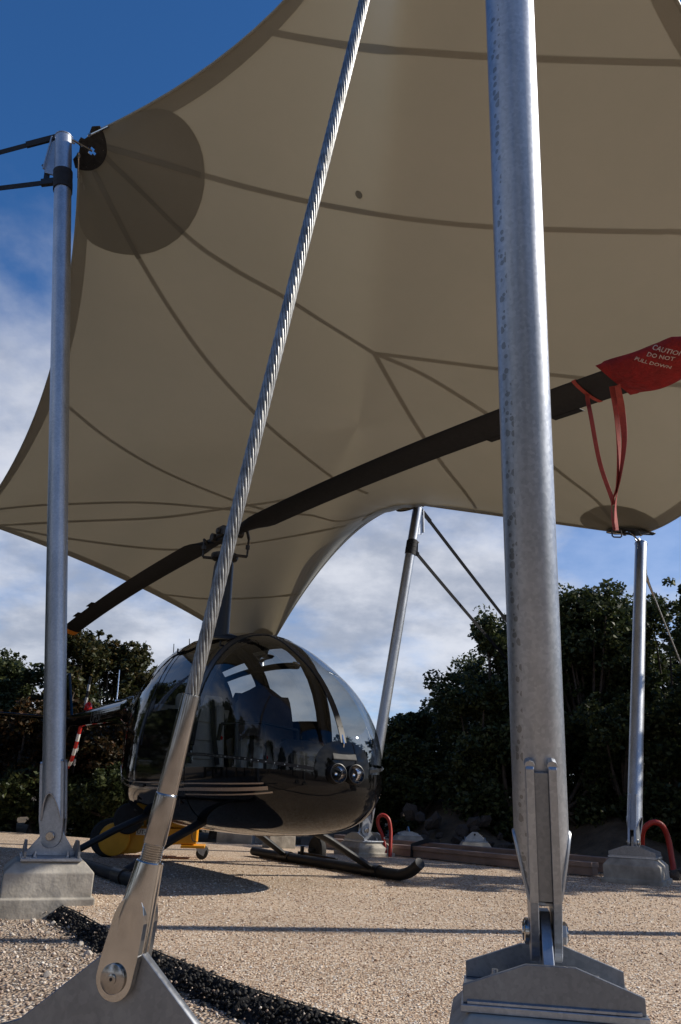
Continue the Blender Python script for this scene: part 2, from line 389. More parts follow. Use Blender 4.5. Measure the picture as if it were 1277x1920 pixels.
EDGE = [(-6.0, 5.55), (-4.0, 5.35), (-2.6, 5.25), (-1.9, 5.12), (-1.48, 4.80), (-1.01, 4.05), (-.66, 3.53), (-.28, 3.02), (0, 2.71), (.20, 2.45), (.30, 2.10), (.55, 1.80), (1.2, 1.75), (3.5, 1.6), (7, 1.5)]
EDGE = [tuple(p[:2]) for p in spline([(x, y, 0) for x, y in EDGE], 8)]
FAR = [(7.0, 7.7), (3.1, 8.3), (2.7, 8.25), (1.2, 10.2), (.3, 11.6), (-1.5, 11.3), (-3.0, 11.2), (-4.6, 12.2), (-7.0, 12.6), (-9.0, 11.0), (-8.5, 5.7)]
pad = sheet('gravel_pad', EDGE + FAR, 0, 'pad_gravel')
verge = sheet('gravel_verge', [(-9, -3), (8, -3), (8, 1.9), (.9, 2.4), (-.3, 3.4), (-1.6, 5.3), (-9, 6.2)], -.062, 'verge_gravel')
# broken black edge of the pad: a rough slope between the pad and the verge
def edge_normal(i):
    a = Vector((*EDGE[max(i - 1, 0)], 0)); b = Vector((*EDGE[min(i + 1, len(EDGE) - 1)], 0)); d = (b - a).normalized(); return Vector((d.y, -d.x, 0))
mb = MB(); K = 9; fine = []
for i in range(len(EDGE) - 1):
    for q in range(6):
        t = q / 6; fine.append((Vector((*EDGE[i], 0)).lerp(Vector((*EDGE[i + 1], 0)), t), edge_normal(i).lerp(edge_normal(i + 1), t)))
for p, n in fine:
    wv = .075 + .03 * math.sin(p.x * 9) * math.sin(p.y * 4) + random.uniform(-.02, .02)
    for k in range(K):
        t = k / (K - 1); j = (0 if k in (0,) else 1)
        q = p + n * (-.012 + wv * t) ; z = .004 - .068 * (t ** 1.3) + j * random.uniform(-.010, .010) * (k < K - 1)
        mb.v.append((q.x + j * random.uniform(-.008, .008), q.y + j * random.uniform(-.008, .008), z))
for i in range(len(fine) - 1):
    for k in range(K - 1): a = i * K + k; mb.f.append((a, a + 1, a + K + 1, a + K))
pe = mb.build('pad_edge', 'asphalt', None, True, auto=20); pe['kind'] = 'structure'

def pebbles(name, P, R, mat, parent=None, squash=.65):
    """many small irregular stones in one mesh"""
    n = len(P); base = np.array([(1, 0, 0), (-1, 0, 0), (0, 1, 0), (0, -1, 0), (0, 0, 1), (0, 0, -1)], float)
    tri = np.array([(0, 2, 4), (2, 1, 4), (1, 3, 4), (3, 0, 4), (2, 0, 5), (1, 2, 5), (3, 1, 5), (0, 3, 5)])
    a = rng.uniform(0, 2 * PI, n); j = rng.uniform(.6, 1.25, (n, 6, 1)) * base[None]
    j[:, :, 2] *= squash
    x = j[:, :, 0] * np.cos(a)[:, None] - j[:, :, 1] * np.sin(a)[:, None]; y = j[:, :, 0] * np.sin(a)[:, None] + j[:, :, 1] * np.cos(a)[:, None]
    j = np.stack([x, y, j[:, :, 2] + j[:, :, 0] * .25], -1) * np.asarray(R)[:, None, None] + np.asarray(P)[:, None, :]
    F = (tri[None] + (np.arange(n) * 6)[:, None, None]).reshape(-1, 3)
    return npmesh(name, j.reshape(-1, 3), F, mat, parent, False, 'stuff')
def side_of_edge(P):
    """signed: >0 on the pad side (distance along the y axis to the edge line)"""
    E_ = np.array(EDGE); o_ = np.argsort(E_[:, 0]); return P[:, 1] - np.interp(P[:, 0], E_[o_, 0], E_[o_, 1])
# loose chippings lying on the pad
n = 42000; d = 2.0 * (9.0 / 2.0) ** rng.uniform(0, 1, n) ; px = rng.uniform(-.62, .62, n)
P = np.stack([px * d, d, np.full(n, .001)], -1); P = P[side_of_edge(P) > .02]
o = pebbles('loose_chippings', P, rng.uniform(.0028, .0052, len(P)) * np.clip(P[:, 1] / 3.2, .8, 1.8), 'pebble_tan')
tag(o, 'loose tan stone chippings covering the helicopter pad', 'gravel', kind='stuff')
n = 900; d = 2.2 * (7.0 / 2.2) ** rng.uniform(0, 1, n); P = np.stack([rng.uniform(-.62, .62, n) * d, d, np.full(n, .002)], -1); P = P[side_of_edge(P) > .05]
o = pebbles('scattered_stones', P, rng.uniform(.005, .010, len(P)), 'pebble_tan')
tag(o, 'larger loose stones scattered over the helicopter pad', 'gravel', kind='stuff')
n = 9000; P = np.stack([rng.uniform(-2.6, .7, n), rng.uniform(1.7, 5.3, n), np.full(n, -.058)], -1); P = P[side_of_edge(P) < -.12]
o = pebbles('verge_stones', P, rng.uniform(.004, .011, len(P)), 'pebble_verge')
tag(o, 'coarse loose stones on the verge outside the pad edge', 'gravel', kind='stuff')
pk = rng.integers(len(fine) // 4, len(fine) - 40, 3400)
pk = np.array([i for i in pk if fine[i][0].x > -1.32 or random.random() < .25])
P = np.array([tuple(fine[i][0] + fine[i][1] * random.uniform(-.02, .16)) for i in pk]); off = np.array([random.uniform(0, 1) for _ in pk])
for q, i in enumerate(pk):
    t = random.triangular(-.35, 1.25, .4); p, nn = fine[i]; P[q] = p + nn * (.092 * t); P[q, 2] = max(-.062, .001 - .064 * max(t, 0) ** 1.1)
    P[q, 0] += random.uniform(-.02, .02); P[q, 1] += random.uniform(-.02, .02)
o = pebbles('asphalt_crumbs', P, rng.uniform(.004, .011, len(P)), 'asphalt_crumb', None, .8)
tag(o, 'black asphalt crumbs along the broken pad edge', 'asphalt crumbs', kind='stuff')
pk = rng.integers(len(fine) // 4, len(fine) - 40, 220)
P = np.array([tuple(fine[i][0] + fine[i][1] * random.uniform(-.01, .11) + Vector((random.uniform(-.02, .02), random.uniform(-.02, .02), 0))) for i in pk]); P[:, 2] = [.004 - .064 * random.uniform(0, 1) for _ in pk]
o = pebbles('spilled_chippings', P, rng.uniform(.003, .007, len(P)), 'pebble_verge', None, .8)
tag(o, 'tan chippings spilled over the black pad edge', 'gravel', kind='stuff')
def rockmesh(seed, r, sq=.7, sub=2):
    bm = bmesh.new(); bmesh.ops.create_icosphere(bm, subdivisions=sub, radius=r); rr = random.Random(seed)
    ds = [(Vector((rr.uniform(-1, 1), rr.uniform(-1, 1), rr.uniform(-1, 1))).normalized(), rr.uniform(.55, .9)) for _ in range(7)]
    for v in bm.verts:
        for dd, k in ds:
            e = v.co.dot(dd) - k * r
            if e > 0: v.co -= dd * e
        v.co.z *= sq
    me = bpy.data.meshes.new('stone'); bm.to_mesh(me); bm.free(); return me
STONES = [rockmesh(i, 1, .7, 1) for i in range(6)]
for i, (x, y, r) in enumerate([(-1.18, 4.28, .022), (-1.12, 4.02, .02), (-1.05, 4.12, .017), (-1.30, 4.45, .026), (-1.02, 3.80, .022), (-1.42, 4.55, .024), (-1.36, 4.28, .018), (-1.55, 4.62, .022), (-1.24, 3.9, .014), (-.30, 2.66, .016), (-.34, 2.74, .012), (-1.5, 4.2, .017), (-1.66, 4.5, .015), (-1.1, 3.55, .013), (-1.42, 3.6, .013), (-1.05, 3.38, .02), (-1.6, 4.75, .02), (-1.75, 4.62, .02)]):
    o = link(STONES[i % 6].copy(), 'stone', 'pale_stone', verge, True, 30); o.location = (x, y, -.062 + r * .45); o.scale = (r, r * random.uniform(.7, 1), r); o.rotation_euler = (random.uniform(-.4, .4), random.uniform(-.4, .4), random.uniform(0, 6))
# rubble bank under the right hand trees
bank = MB()
for i in range(31):
    for k in range(9):
        x = -.4 + i * .16; t = k / 8; y0 = 11.9 - .55 * max(0, x - .5); bank.v.append((x, y0 + t * 2.6, -.08 + .75 * math.sin(t * PI * .55) * (.55 + .45 * math.sin(i * .5 + .7)) + random.uniform(-.04, .04)))
bank.f = [(i * 9 + k, i * 9 + k + 1, (i + 1) * 9 + k + 1, (i + 1) * 9 + k) for i in range(30) for k in range(8)]
bk = bank.build('earth_bank', 'soil', None, True, auto=60); bk['kind'] = 'structure'
for i in range(18):
    x = random.uniform(1.1, 2.4); t = random.uniform(0, .5); y0 = 11.9 - .55 * max(0, x - .5); r = random.uniform(.06, .17)
    o = link(STONES[i % 6], 'stone', 'rock', bk, True, 30); o.location = (x, y0 - .05 + t * 2.2, .05 + .62 * math.sin(t * PI * .55) * .9); o.scale = (r * 1.2, r, r); o.rotation_euler = (random.uniform(-1, 1), random.uniform(-1, 1), random.uniform(0, 6))
for i, (x, y, r) in enumerate([(3.42, 8.15, .12), (3.62, 8.3, .14), (3.85, 8.2, .13), (3.55, 8.0, .09), (3.25, 7.95, .07), (3.75, 7.95, .10)]):
    o = link(STONES[i], 'stone', 'rock', terrain, True, 30); o.location = (x, y, r * .35); o.scale = (r * 1.2, r, r); o.rotation_euler = (0, .3 * i, i)

# ================================================================== CANOPY
COR = {'A': (-2.317, 5.073, 5.766), 'B': (.28, .95, 5.75), 'E': (-5.178, 10.417, 4.153), 'F': (-1.318, 14.083, 2.895), 'D': (1.017, 10.352, 4.616), 'C': (3.519, 8.675, 3.674), 'G': (4.75, 4.85, 4.90)}
CTL = {'AB': (.718, 3.568, 5.937), 'EA': (-2.927, 7.445, 4.606), 'FE': (-2.485, 11.352, 3.473), 'DF': (-.071, 10.926, 4.47), 'CD': (1.651, 9.108, 4.052), 'GC': (3.695, 7.139, 3.354), 'BG': (2.031, 4.238, 5.03)}
def membrane(order='ABGCDFE', ne=24, na=16, nr=40, rad=.21, iters=2500):
    key = lambda a, b: CTL.get(a + b, CTL.get(b + a)); n = len(order); bd = []; eidx = []
    dirs = {}
    for i in range(n):
        a, b, p = order[i], order[(i + 1) % n], order[i - 1]
        Pc = np.array(COR[a]); Cn = np.array(key(a, b)); Cp = np.array(key(p, a)); Pn = np.array(COR[b])
        d0 = (Cp - Pc) / np.linalg.norm(Cp - Pc); d1 = (Cn - Pc) / np.linalg.norm(Cn - Pc); dirs[a] = (d0, d1)
        for k in range(na + 1):
            t = k / na; v = d0 * (1 - t) + d1 * t; v /= np.linalg.norm(v); bd.append(Pc + v * rad)
        e0 = Pc + d1 * rad; dn = (Cn - Pn) / np.linalg.norm(Cn - Pn); e1 = Pn + dn * rad
        st = len(bd) - 1
        for k in range(1, ne): t = k / ne; bd.append((1 - t) ** 2 * e0 + 2 * t * (1 - t) * Cn + t * t * e1)
        eidx.append((a + b, st, len(bd)))
    bd = np.array(bd); M_ = len(bd); cen = bd.mean(0); r = np.linspace(1, 0, nr + 1)[:-1]
    V = cen + (bd - cen)[None] * r[:, None, None]; c = cen.copy()
    wl = np.minimum(1, (1 / np.maximum(r[1:], .03)) ** 2 * .15)[:, None, None]
    for it in range(iters):
        inner = np.concatenate([V[2:], np.broadcast_to(c, (1, M_, 3))])
        lat = (np.roll(V[1:], 1, 1) + np.roll(V[1:], -1, 1)) / 2
        V[1:] = ((V[:-1] + inner) / 2 + lat * wl) / (1 + wl); c = V[-1].mean(0)
    # heights: harmonic over the plan (soap film), weighted by the true cell sizes
    lr = np.linalg.norm((V[1:] - V[:-1])[..., :2], axis=2); lr = np.concatenate([lr, np.linalg.norm((V[-1] - c)[..., :2], axis=1)[None]]) + 1e-4      # ring i to ring i+1
    ll = np.linalg.norm((np.roll(V, -1, 1) - V)[..., :2], axis=2) + 1e-4                                                                      # point j to j+1
    lat_ = (ll + np.roll(ll, 1, 1)) / 2; wr = np.clip((lat_[:-1] + lat_[1:]) / 2 / lr[:-1], .02, 40); wr = np.concatenate([wr, wr[-1:]])
    rad_ = np.concatenate([lr[:1], (lr[:-1] + lr[1:]) / 2]); wl2 = np.clip((rad_ + np.roll(rad_, -1, 1)) / 2 / ll, .02, 40)
    Z = V[..., 2].copy(); zc_ = Z[-1].mean(); om = 1.0
    for it in range(9000):
        zi = np.concatenate([Z[2:], np.full((1, M_), zc_)])
        num = wr[:-1] * Z[:-1] + wr[1:] * zi + wl2[1:] * np.roll(Z[1:], -1, 1) + np.roll(wl2[1:], 1, 1) * np.roll(Z[1:], 1, 1)
        Z[1:] = num / (wr[:-1] + wr[1:] + wl2[1:] + np.roll(wl2[1:], 1, 1)); zc_ = Z[-1].mean()
    V[..., 2] = Z; c = np.array([c[0], c[1], zc_])
    # tension folds fanning out of the corners
    for a in order:
        Pc = np.array(COR[a]); d0, d1 = dirs[a]; bi = (d0 + d1) / np.linalg.norm(d0 + d1); sd = np.cross(np.cross(d0, d1), bi); sd /= np.linalg.norm(sd)
        nn = np.cross(bi, sd); R_ = V - Pc; dist = np.linalg.norm(R_, axis=2); ph = np.arctan2(R_ @ sd, R_ @ bi)
        am = (.004 if a == 'B' else .010) * np.exp(-dist / .7) * np.clip((dist - .2) / .25, 0, 1) * (np.sin(17 * ph + 1.3 * np.sin(5 * ph)) + .5 * np.sin(31 * ph + 2))
        am[0] = 0; V = V + am[..., None] * nn
    return V, c, eidx, dirs
V, cc, EIDX, CDIR = membrane()
nr, NB, _ = V.shape
mv = [tuple(x) for x in V.reshape(-1, 3)] + [tuple(cc)]
mf = [(i * NB + j, i * NB + (j + 1) % NB, (i + 1) * NB + (j + 1) % NB, (i + 1) * NB + j) for i in range(nr - 1) for j in range(NB)] + [((nr - 1) * NB + j, (nr - 1) * NB + (j + 1) % NB, nr * NB) for j in range(NB)]
canopy = thing('tensile_canopy', (.18, 7.75, 0), 'large beige stretched fabric canopy with radiating seams over the helicopter', 'canopy')
mb = MB(); mb.v = mv; mb.f = mf; mo = mb.build('membrane', 'canopy_fabric', canopy, True, True, auto=0)
bvh = BVHTree.FromPolygons([Vector(v) for v in mv], mf)
def on_membrane(x, y, off=.005):
    h, nrm, i, dd = bvh.ray_cast(Vector((x, y, 0)), Vector((0, 0, 1)))
    if h is None:
        h, nrm, i, dd = bvh.find_nearest(Vector((x, y, 4.4)))
    if nrm.z > 0: nrm = -nrm
    return h + nrm * off, nrm
SEAMS = [[(-0.74,4.069),(-0.653,4.067),(-0.565,4.064),(-0.477,4.059),(-0.39,4.051),(-0.306,4.039),(-0.226,4.023),(-0.15,4.004),(-0.075,3.979),(0.0,3.947),(0.076,3.903),(0.153,3.847),(0.231,3.791),(0.309,3.763),(0.388,3.756),(0.464,3.756),(0.532,3.759),(0.593,3.762),(0.655,3.766),(0.729,3.769),(0.823,3.772),(0.944,3.772),(1.085,3.768),(1.235,3.76),(1.383,3.749),(1.52,3.736),(1.645,3.724),(1.765,3.712),(1.881,3.701),(1.997,3.69),(2.113,3.68),(2.32,3.68)],
 [(-2.086,5.082),(-2.01,5.08),(-1.938,5.084),(-1.867,5.092),(-1.795,5.102),(-1.722,5.115),(-1.647,5.129),(-1.57,5.143),(-1.491,5.159),(-1.409,5.176),(-1.322,5.192),(-1.229,5.209),(-1.129,5.227),(-1.025,5.243),(-0.922,5.257),(-0.823,5.267),(-0.729,5.273),(-0.639,5.275),(-0.549,5.274),(-0.457,5.268),(-0.359,5.255),(-0.253,5.234),(-0.14,5.203),(-0.028,5.163),(0.081,5.118),(0.181,5.08),(0.272,5.061),(0.357,5.059),(0.44,5.065),(0.526,5.073),(0.618,5.082),(0.714,5.091),(0.81,5.097),(0.911,5.102),(1.021,5.102),(1.143,5.099),(1.281,5.089),(1.432,5.075),(1.589,5.058),(1.746,5.038),(1.898,5.019),(2.043,5.001),(2.186,4.982),(2.329,4.964),(2.471,4.947),(2.612,4.931),(3.6,4.9),(4.4,4.86)],
 [(-2.123,5.147),(-2.065,5.196),(-2.005,5.241),(-1.945,5.287),(-1.883,5.34),(-1.819,5.399),(-1.749,5.469),(-1.675,5.547),(-1.599,5.629),(-1.521,5.709),(-1.445,5.78),(-1.371,5.84),(-1.3,5.892),(-1.227,5.939),(-1.153,5.984),(-1.075,6.031),(-0.99,6.078),(-0.901,6.123),(-0.809,6.167),(-0.718,6.209),(-0.629,6.252),(-0.544,6.295),(-0.462,6.336),(-0.38,6.375),(-0.298,6.413),(-0.214,6.447),(-0.123,6.479),(-0.026,6.508),(0.068,6.534),(0.151,6.558),(0.214,6.585),(0.25,6.606),(0.266,6.615),(0.271,6.617),(0.272,6.617),(0.279,6.621)],
 [(0.279,6.621),(0.404,6.632),(0.529,6.643),(0.655,6.65),(0.78,6.653),(0.905,6.653),(1.027,6.651),(1.144,6.648),(1.264,6.645),(1.392,6.64),(1.533,6.635),(1.693,6.627),(1.866,6.619),(2.046,6.606),(2.226,6.59),(2.397,6.569),(2.561,6.545),(2.721,6.516),(2.878,6.484),(3.032,6.451),(3.183,6.415),(3.8,6.3)],
 [(0.279,6.621),(0.365,6.66),(0.452,6.701),(0.539,6.74),(0.626,6.78),(0.711,6.82),(0.792,6.861),(0.87,6.902),(0.948,6.947),(1.031,6.997),(1.122,7.055),(1.222,7.118),(1.328,7.181),(1.439,7.245),(1.556,7.312),(1.68,7.384),(1.818,7.469),(1.972,7.568),(2.131,7.674),(2.284,7.778),(2.421,7.87),(2.536,7.944),(2.636,8.004),(2.726,8.058),(2.807,8.109),(2.886,8.166),(2.957,8.226),(3.019,8.286),(3.074,8.343),(3.127,8.396),(3.182,8.447)],
 [(0.279,6.621),(0.324,6.716),(0.37,6.813),(0.417,6.913),(0.467,7.015),(0.52,7.121),(0.577,7.231),(0.638,7.348),(0.702,7.469),(0.766,7.582),(0.831,7.687),(0.896,7.789),(0.962,7.891),(1.029,7.992),(1.096,8.091),(1.162,8.188),(1.229,8.285),(1.297,8.383),(1.365,8.48),(1.428,8.574),(1.484,8.665),(1.529,8.746),(1.566,8.817),(1.597,8.885),(1.628,8.954),(1.664,9.035),(1.72,9.2)],
 [(-2.232,5.281),(-2.208,5.333),(-2.186,5.388),(-2.164,5.444),(-2.142,5.509),(-2.117,5.58),(-2.091,5.662),(-2.064,5.752),(-2.035,5.85),(-2.003,5.952),(-1.967,6.059),(-1.927,6.171),(-1.883,6.289),(-1.835,6.411),(-1.783,6.533),(-1.729,6.653),(-1.674,6.769),(-1.618,6.881),(-1.557,6.993),(-1.49,7.106),(-1.412,7.224),(-1.321,7.348),(-1.219,7.478),(-1.108,7.611),(-0.992,7.745),(-0.872,7.879),(-0.742,8.027),(-0.599,8.203),(-0.454,8.39),(-0.318,8.568),(-0.204,8.72),(-0.121,8.812),(-0.064,8.851),(-0.021,8.867),(0.018,8.877),(0.064,8.896),(0.118,8.926),(0.173,8.962),(0.228,9.005),(0.283,9.056),(0.34,9.115)],
 [(-3.168,7.805),(-3.098,7.903),(-3.029,7.999),(-2.956,8.096),(-2.877,8.192),(-2.79,8.285),(-2.694,8.378),(-2.593,8.474),(-2.486,8.575),(-2.371,8.684),(-2.247,8.8),(-2.105,8.926),(-1.945,9.054),(-1.774,9.173),(-1.604,9.28),(-1.449,9.373),(-1.314,9.451),(-1.192,9.518),(-1.077,9.58),(-0.964,9.646),(-0.845,9.725),(-0.1,9.85),(0.7,10.15)],
 [(-4.95,10.15),(-4.762,10.032),(-4.634,9.974),(-4.514,9.935),(-4.397,9.899),(-4.283,9.863),(-4.175,9.831),(-4.085,9.806),(-4.012,9.787),(-3.937,9.769),(-3.842,9.751),(-3.708,9.727),(-3.526,9.694),(-3.308,9.656),(-3.071,9.617),(-2.83,9.585),(-2.598,9.564),(-2.365,9.557),(-2.12,9.56),(-1.878,9.572),(-1.657,9.59),(-1.473,9.611),(-1.336,9.635),(-1.234,9.661),(-1.153,9.689),(-1.076,9.718),(-0.989,9.752)],
 [(-4.844,10.462),(-4.643,10.395),(-4.456,10.342),(-4.268,10.291),(-4.067,10.24),(-3.84,10.183),(-3.577,10.12),(-3.285,10.057),(-2.985,9.994),(-2.697,9.933),(-2.44,9.873),(-2.216,9.812),(-2.013,9.749),(-1.824,9.687),(-1.644,9.628),(-1.47,9.575),(-1.3,9.531),(-1.137,9.492),(-0.981,9.456),(-0.832,9.417),(-0.688,9.368),(-0.553,9.304),(-0.426,9.226),(-0.306,9.137),(-0.188,9.037),(-0.07,8.919)],
 [(-4.851,10.483),(-4.672,10.499),(-4.493,10.514),(-4.313,10.529),(-4.131,10.544),(-3.943,10.555),(-3.744,10.565),(-3.536,10.573),(-3.327,10.581),(-3.128,10.586),(-2.946,10.588),(-2.792,10.59),(-2.657,10.591),(-2.531,10.589),(-2.4,10.582),(-2.253,10.567),(-2.086,10.546),(-1.907,10.522),(-1.725,10.5),(-1.545,10.483),(-1.373,10.473),(-1.208,10.466),(-1.046,10.458),(-0.887,10.444),(-0.731,10.417),(-0.58,10.367),(-0.435,10.283),(-0.298,10.179),(-0.167,10.093),(-0.038,10.06),(0.091,10.111)],
 [(-2.8,11.744),(-2.726,11.75),(-2.65,11.757),(-2.576,11.764),(-2.503,11.773),(-2.432,11.781),(-2.368,11.792),(-2.311,11.805),(-2.253,11.817),(-2.188,11.83),(-2.108,11.842),(-2.01,11.859),(-1.899,11.882),(-1.781,11.916),(-1.662,11.963),(-1.548,12.023),(-1.437,12.093),(-1.323,12.174),(-1.208,12.252),(-1.092,12.299),(-0.98,12.297),(-0.873,12.242),(-0.772,12.149),(-0.677,12.08),(-0.591,12.151)]]
SEAMS[0] = [p for p in SEAMS[0] if p[0] > -.67]      # start inside the hem
def strip(name, pts, wdt, mat, parent, off=.005):
    pts = spline([(x, y, 0) for x, y in pts], 3); mb = MB(); k = len(pts)
    for i, p in enumerate(pts):
        d = (pts[min(i + 1, k - 1)] - pts[max(i - 1, 0)]); d.z = 0; d.normalize()
        for s in (-1, 0, 1):
            q, _ = on_membrane(p.x - d.y * wdt / 2 * s, p.y + d.x * wdt / 2 * s, off); mb.v.append(tuple(q))
    mb.f = [(i * 3 + a, i * 3 + a + 1, i * 3 + a + 4, i * 3 + a + 3) for i in range(k - 1) for a in (0, 1)]
    return mb.build(name, mat, parent, True, True, auto=0)
PR = {'A': 1.12, 'B': 1.1, 'C': .74, 'D': .78, 'E': .34, 'F': .95, 'G': 1.0}
for i, s in enumerate(SEAMS):
    sm = strip('seam', s, .046, 'canopy_double', canopy, .005)
    for end in (0, -1):                                  # where a seam runs over a corner patch it lies one layer lower
        for c in COR:
            if math.dist(s[end], COR[c][:2]) < .45:
                pp = spline([(x, y, 0) for x, y in s], 3); pp = pp if end == 0 else pp[::-1]
                pp = [(p.x, p.y) for p in pp if math.dist((p.x, p.y), COR[c][:2]) < PR[c] * .93]
                if len(pp) > 3: strip('patch_seam', pp[::3] + [pp[-1]], .046, 'canopy_seam', sm, .0145)
# reinforcement patches, hems, corner clamp plates
PR = {'A': 1.12, 'B': 1.1, 'C': .74, 'D': .78, 'E': .34, 'F': .95, 'G': 1.0}
for c, R_ in PR.items():
    P0 = Vector(COR[c]); d0, d1 = (Vector(v) for v in CDIR[c]); mb = MB(); na, nn = 28, 12
    for i in range(nn + 1):
        rr = .2 + (R_ - .2) * i / nn
        for j in range(na + 1):
            t = j / na; v = (d0 * (1 - t) + d1 * t).normalized()
            # stay inside the concave edges
            sh = .5 + .5 * math.sin(PI * t) ** .6
            q = P0 + v * (.2 + (rr - .2) * sh)
            h, nrm, ii, dd = bvh.find_nearest(q)
            if nrm.z > 0: nrm = -nrm
            mb.v.append(tuple(h + nrm * .010))
    mb.f = [(i * (na + 1) + j, i * (na + 1) + j + 1, (i + 1) * (na + 1) + j + 1, (i + 1) * (na + 1) + j) for i in range(nn) for j in range(na)]
    mb.build('corner_patch', 'canopy_patch', canopy, True, True, auto=0)
for nm, a, b in EIDX:
    ids = [k % NB for k in range(a, b + 1)]; mb = MB(); cb = []
    for k in ids:
        p = Vector(V[0, k]); 
        pts_in = [Vector(V[i, k]) for i in range(0, 14)]
        acc = 0; out = [p]; targets = [.07, .135]; ti = 0
        for i in range(13):
            sg = (pts_in[i + 1] - pts_in[i]).length
            while ti < 2 and acc + sg >= targets[ti]:
                out.append(pts_in[i].lerp(pts_in[i + 1], (targets[ti] - acc) / sg)); ti += 1
            acc += sg
        while len(out) < 3: out.append(pts_in[-1])
        for q in out:
            h, nrm, ii, dd = bvh.find_nearest(q)
            if nrm.z > 0: nrm = -nrm
            mb.v.append(tuple(q + nrm * .006))
        cb.append(p)
    n3 = len(ids); mb.f = [(i * 3 + q, i * 3 + q + 1, i * 3 + q + 4, i * 3 + q + 3) for i in range(n3 - 1) for q in (0, 1)]
    hm = mb.build('edge_hem', 'canopy_double', canopy, True, True, auto=0)
    MB().tube(cb, .013, 8).build('edge_cable', 'canopy_double', hm, True, True, auto=0)
CFR = {}
for c in COR:
    P0 = Vector(COR[c]); d0, d1 = (Vector(v) for v in CDIR[c])
    nrm = d0.cross(d1).normalized()
    if nrm.z > 0: nrm = -nrm
    bi = (d0 + d1).normalized(); half = math.acos(max(-1, min(1, d0.dot(bi))))
    CFR[c] = (P0, bi, nrm, half)
    M = PM[canopy.name].inverted() @ frame(P0 + nrm * .012, bi, nrm)
    ha = max(half + .12, 1.2)
    outer = circ(0, 0, .245, 30, -ha, ha, True)
    # concave back edge with two horns
    back = [(.10 * math.cos(ha), .17 * math.sin(ha) + .02), (.045, .085), (.03, .04), (.0, .03), (0, -.03), (.03, -.04), (.045, -.085), (.10 * math.cos(ha), -.17 * math.sin(ha) - .02)]
    slot = [(.105, -.035), (.105, -.012), (.085, -.012), (.085, .012), (.105, .012), (.105, .035), (.14, .035), (.14, .015), (.165, .015), (.165, -.015), (.14, -.015), (.14, -.035)]
    kx = 1.35 if c == 'C' else 1.0; M = M @ Matrix.Scale(kx, 4)
    holes = [circ(.215 * math.cos(a), .215 * math.sin(a), .006, 8) for a in (-.7 * half, -.35 * half, .35 * half, .7 * half)]
    pl = plate('clamp_plate', [outer + back, slot] + holes, .010, 'dark_steel', canopy, M)
    for s, dd in ((1, d0), (-1, d1)):
        a = P0 + dd * .16 + nrm * .02; inv = PM[canopy.name].inverted()
        MB().tube([inv @ (a - dd * .06), inv @ (a + dd * .16)], .010, 8).tube([inv @ (a - dd * .05), inv @ (a - dd * .02)], .017, 6).build('cable_terminal', 'stainless', canopy, True)
# small round mark on the fabric
q, nn_ = on_membrane(.06, 4.98, .006); M = PM[canopy.name].inverted() @ frame(q, (1, 0, 0), nn_)
plate('fabric_disc', [circ(0, 0, .034, 20)], .002, 'canopy_patch', canopy, M, .0)

# ================================================================== MASTS, FOOTINGS
MAST = {  # pivot, top
 'A': ((-1.64, 5.00, .345), (-2.44, 5.035, 5.74)), 'B': ((.545, 2.16, .315), (.30, .86, 5.80)), 'C': ((2.76, 7.57, .325), (3.58, 8.70, 3.56)),
 'D': ((.42, 9.90, .27), (1.10, 10.33, 4.54)), 'G': ((4.05, 4.88, .32), (4.92, 4.86, 4.86)), 'E': ((-4.75, 10.10, .30), (-5.36, 10.55, 4.15)), 'F': ((-1.15, 13.4, .30), (-1.36, 14.28, 2.88))}
MLAB = {'A': 'tall galvanised steel mast on the left with black webbing wrapped below its top', 'B': 'large spotted galvanised steel mast standing nearest the camera', 'C': 'short galvanised mast on the right beside the red hose loop',
 'D': 'thin galvanised mast leaning right just behind the helicopter nose', 'G': 'galvanised canopy mast just outside the right edge of view', 'E': 'galvanised canopy mast at the far left corner of the canopy', 'F': 'short galvanised canopy mast hidden behind the helicopter cabin'}
FLAB = {'A': 'concrete footing with steel hinge bracket under the left mast', 'B': 'nearest concrete footing with welded steel hinge bracket under the large mast', 'C': 'concrete footing under the right mast with red hose behind it',
 'D': 'concrete footing under the thin mast behind the front skid', 'G': 'concrete footing of the mast outside the right edge of view', 'E': 'concrete footing at the far left canopy corner', 'F': 'concrete footing farthest behind the helicopter'}
PR_ = .0675
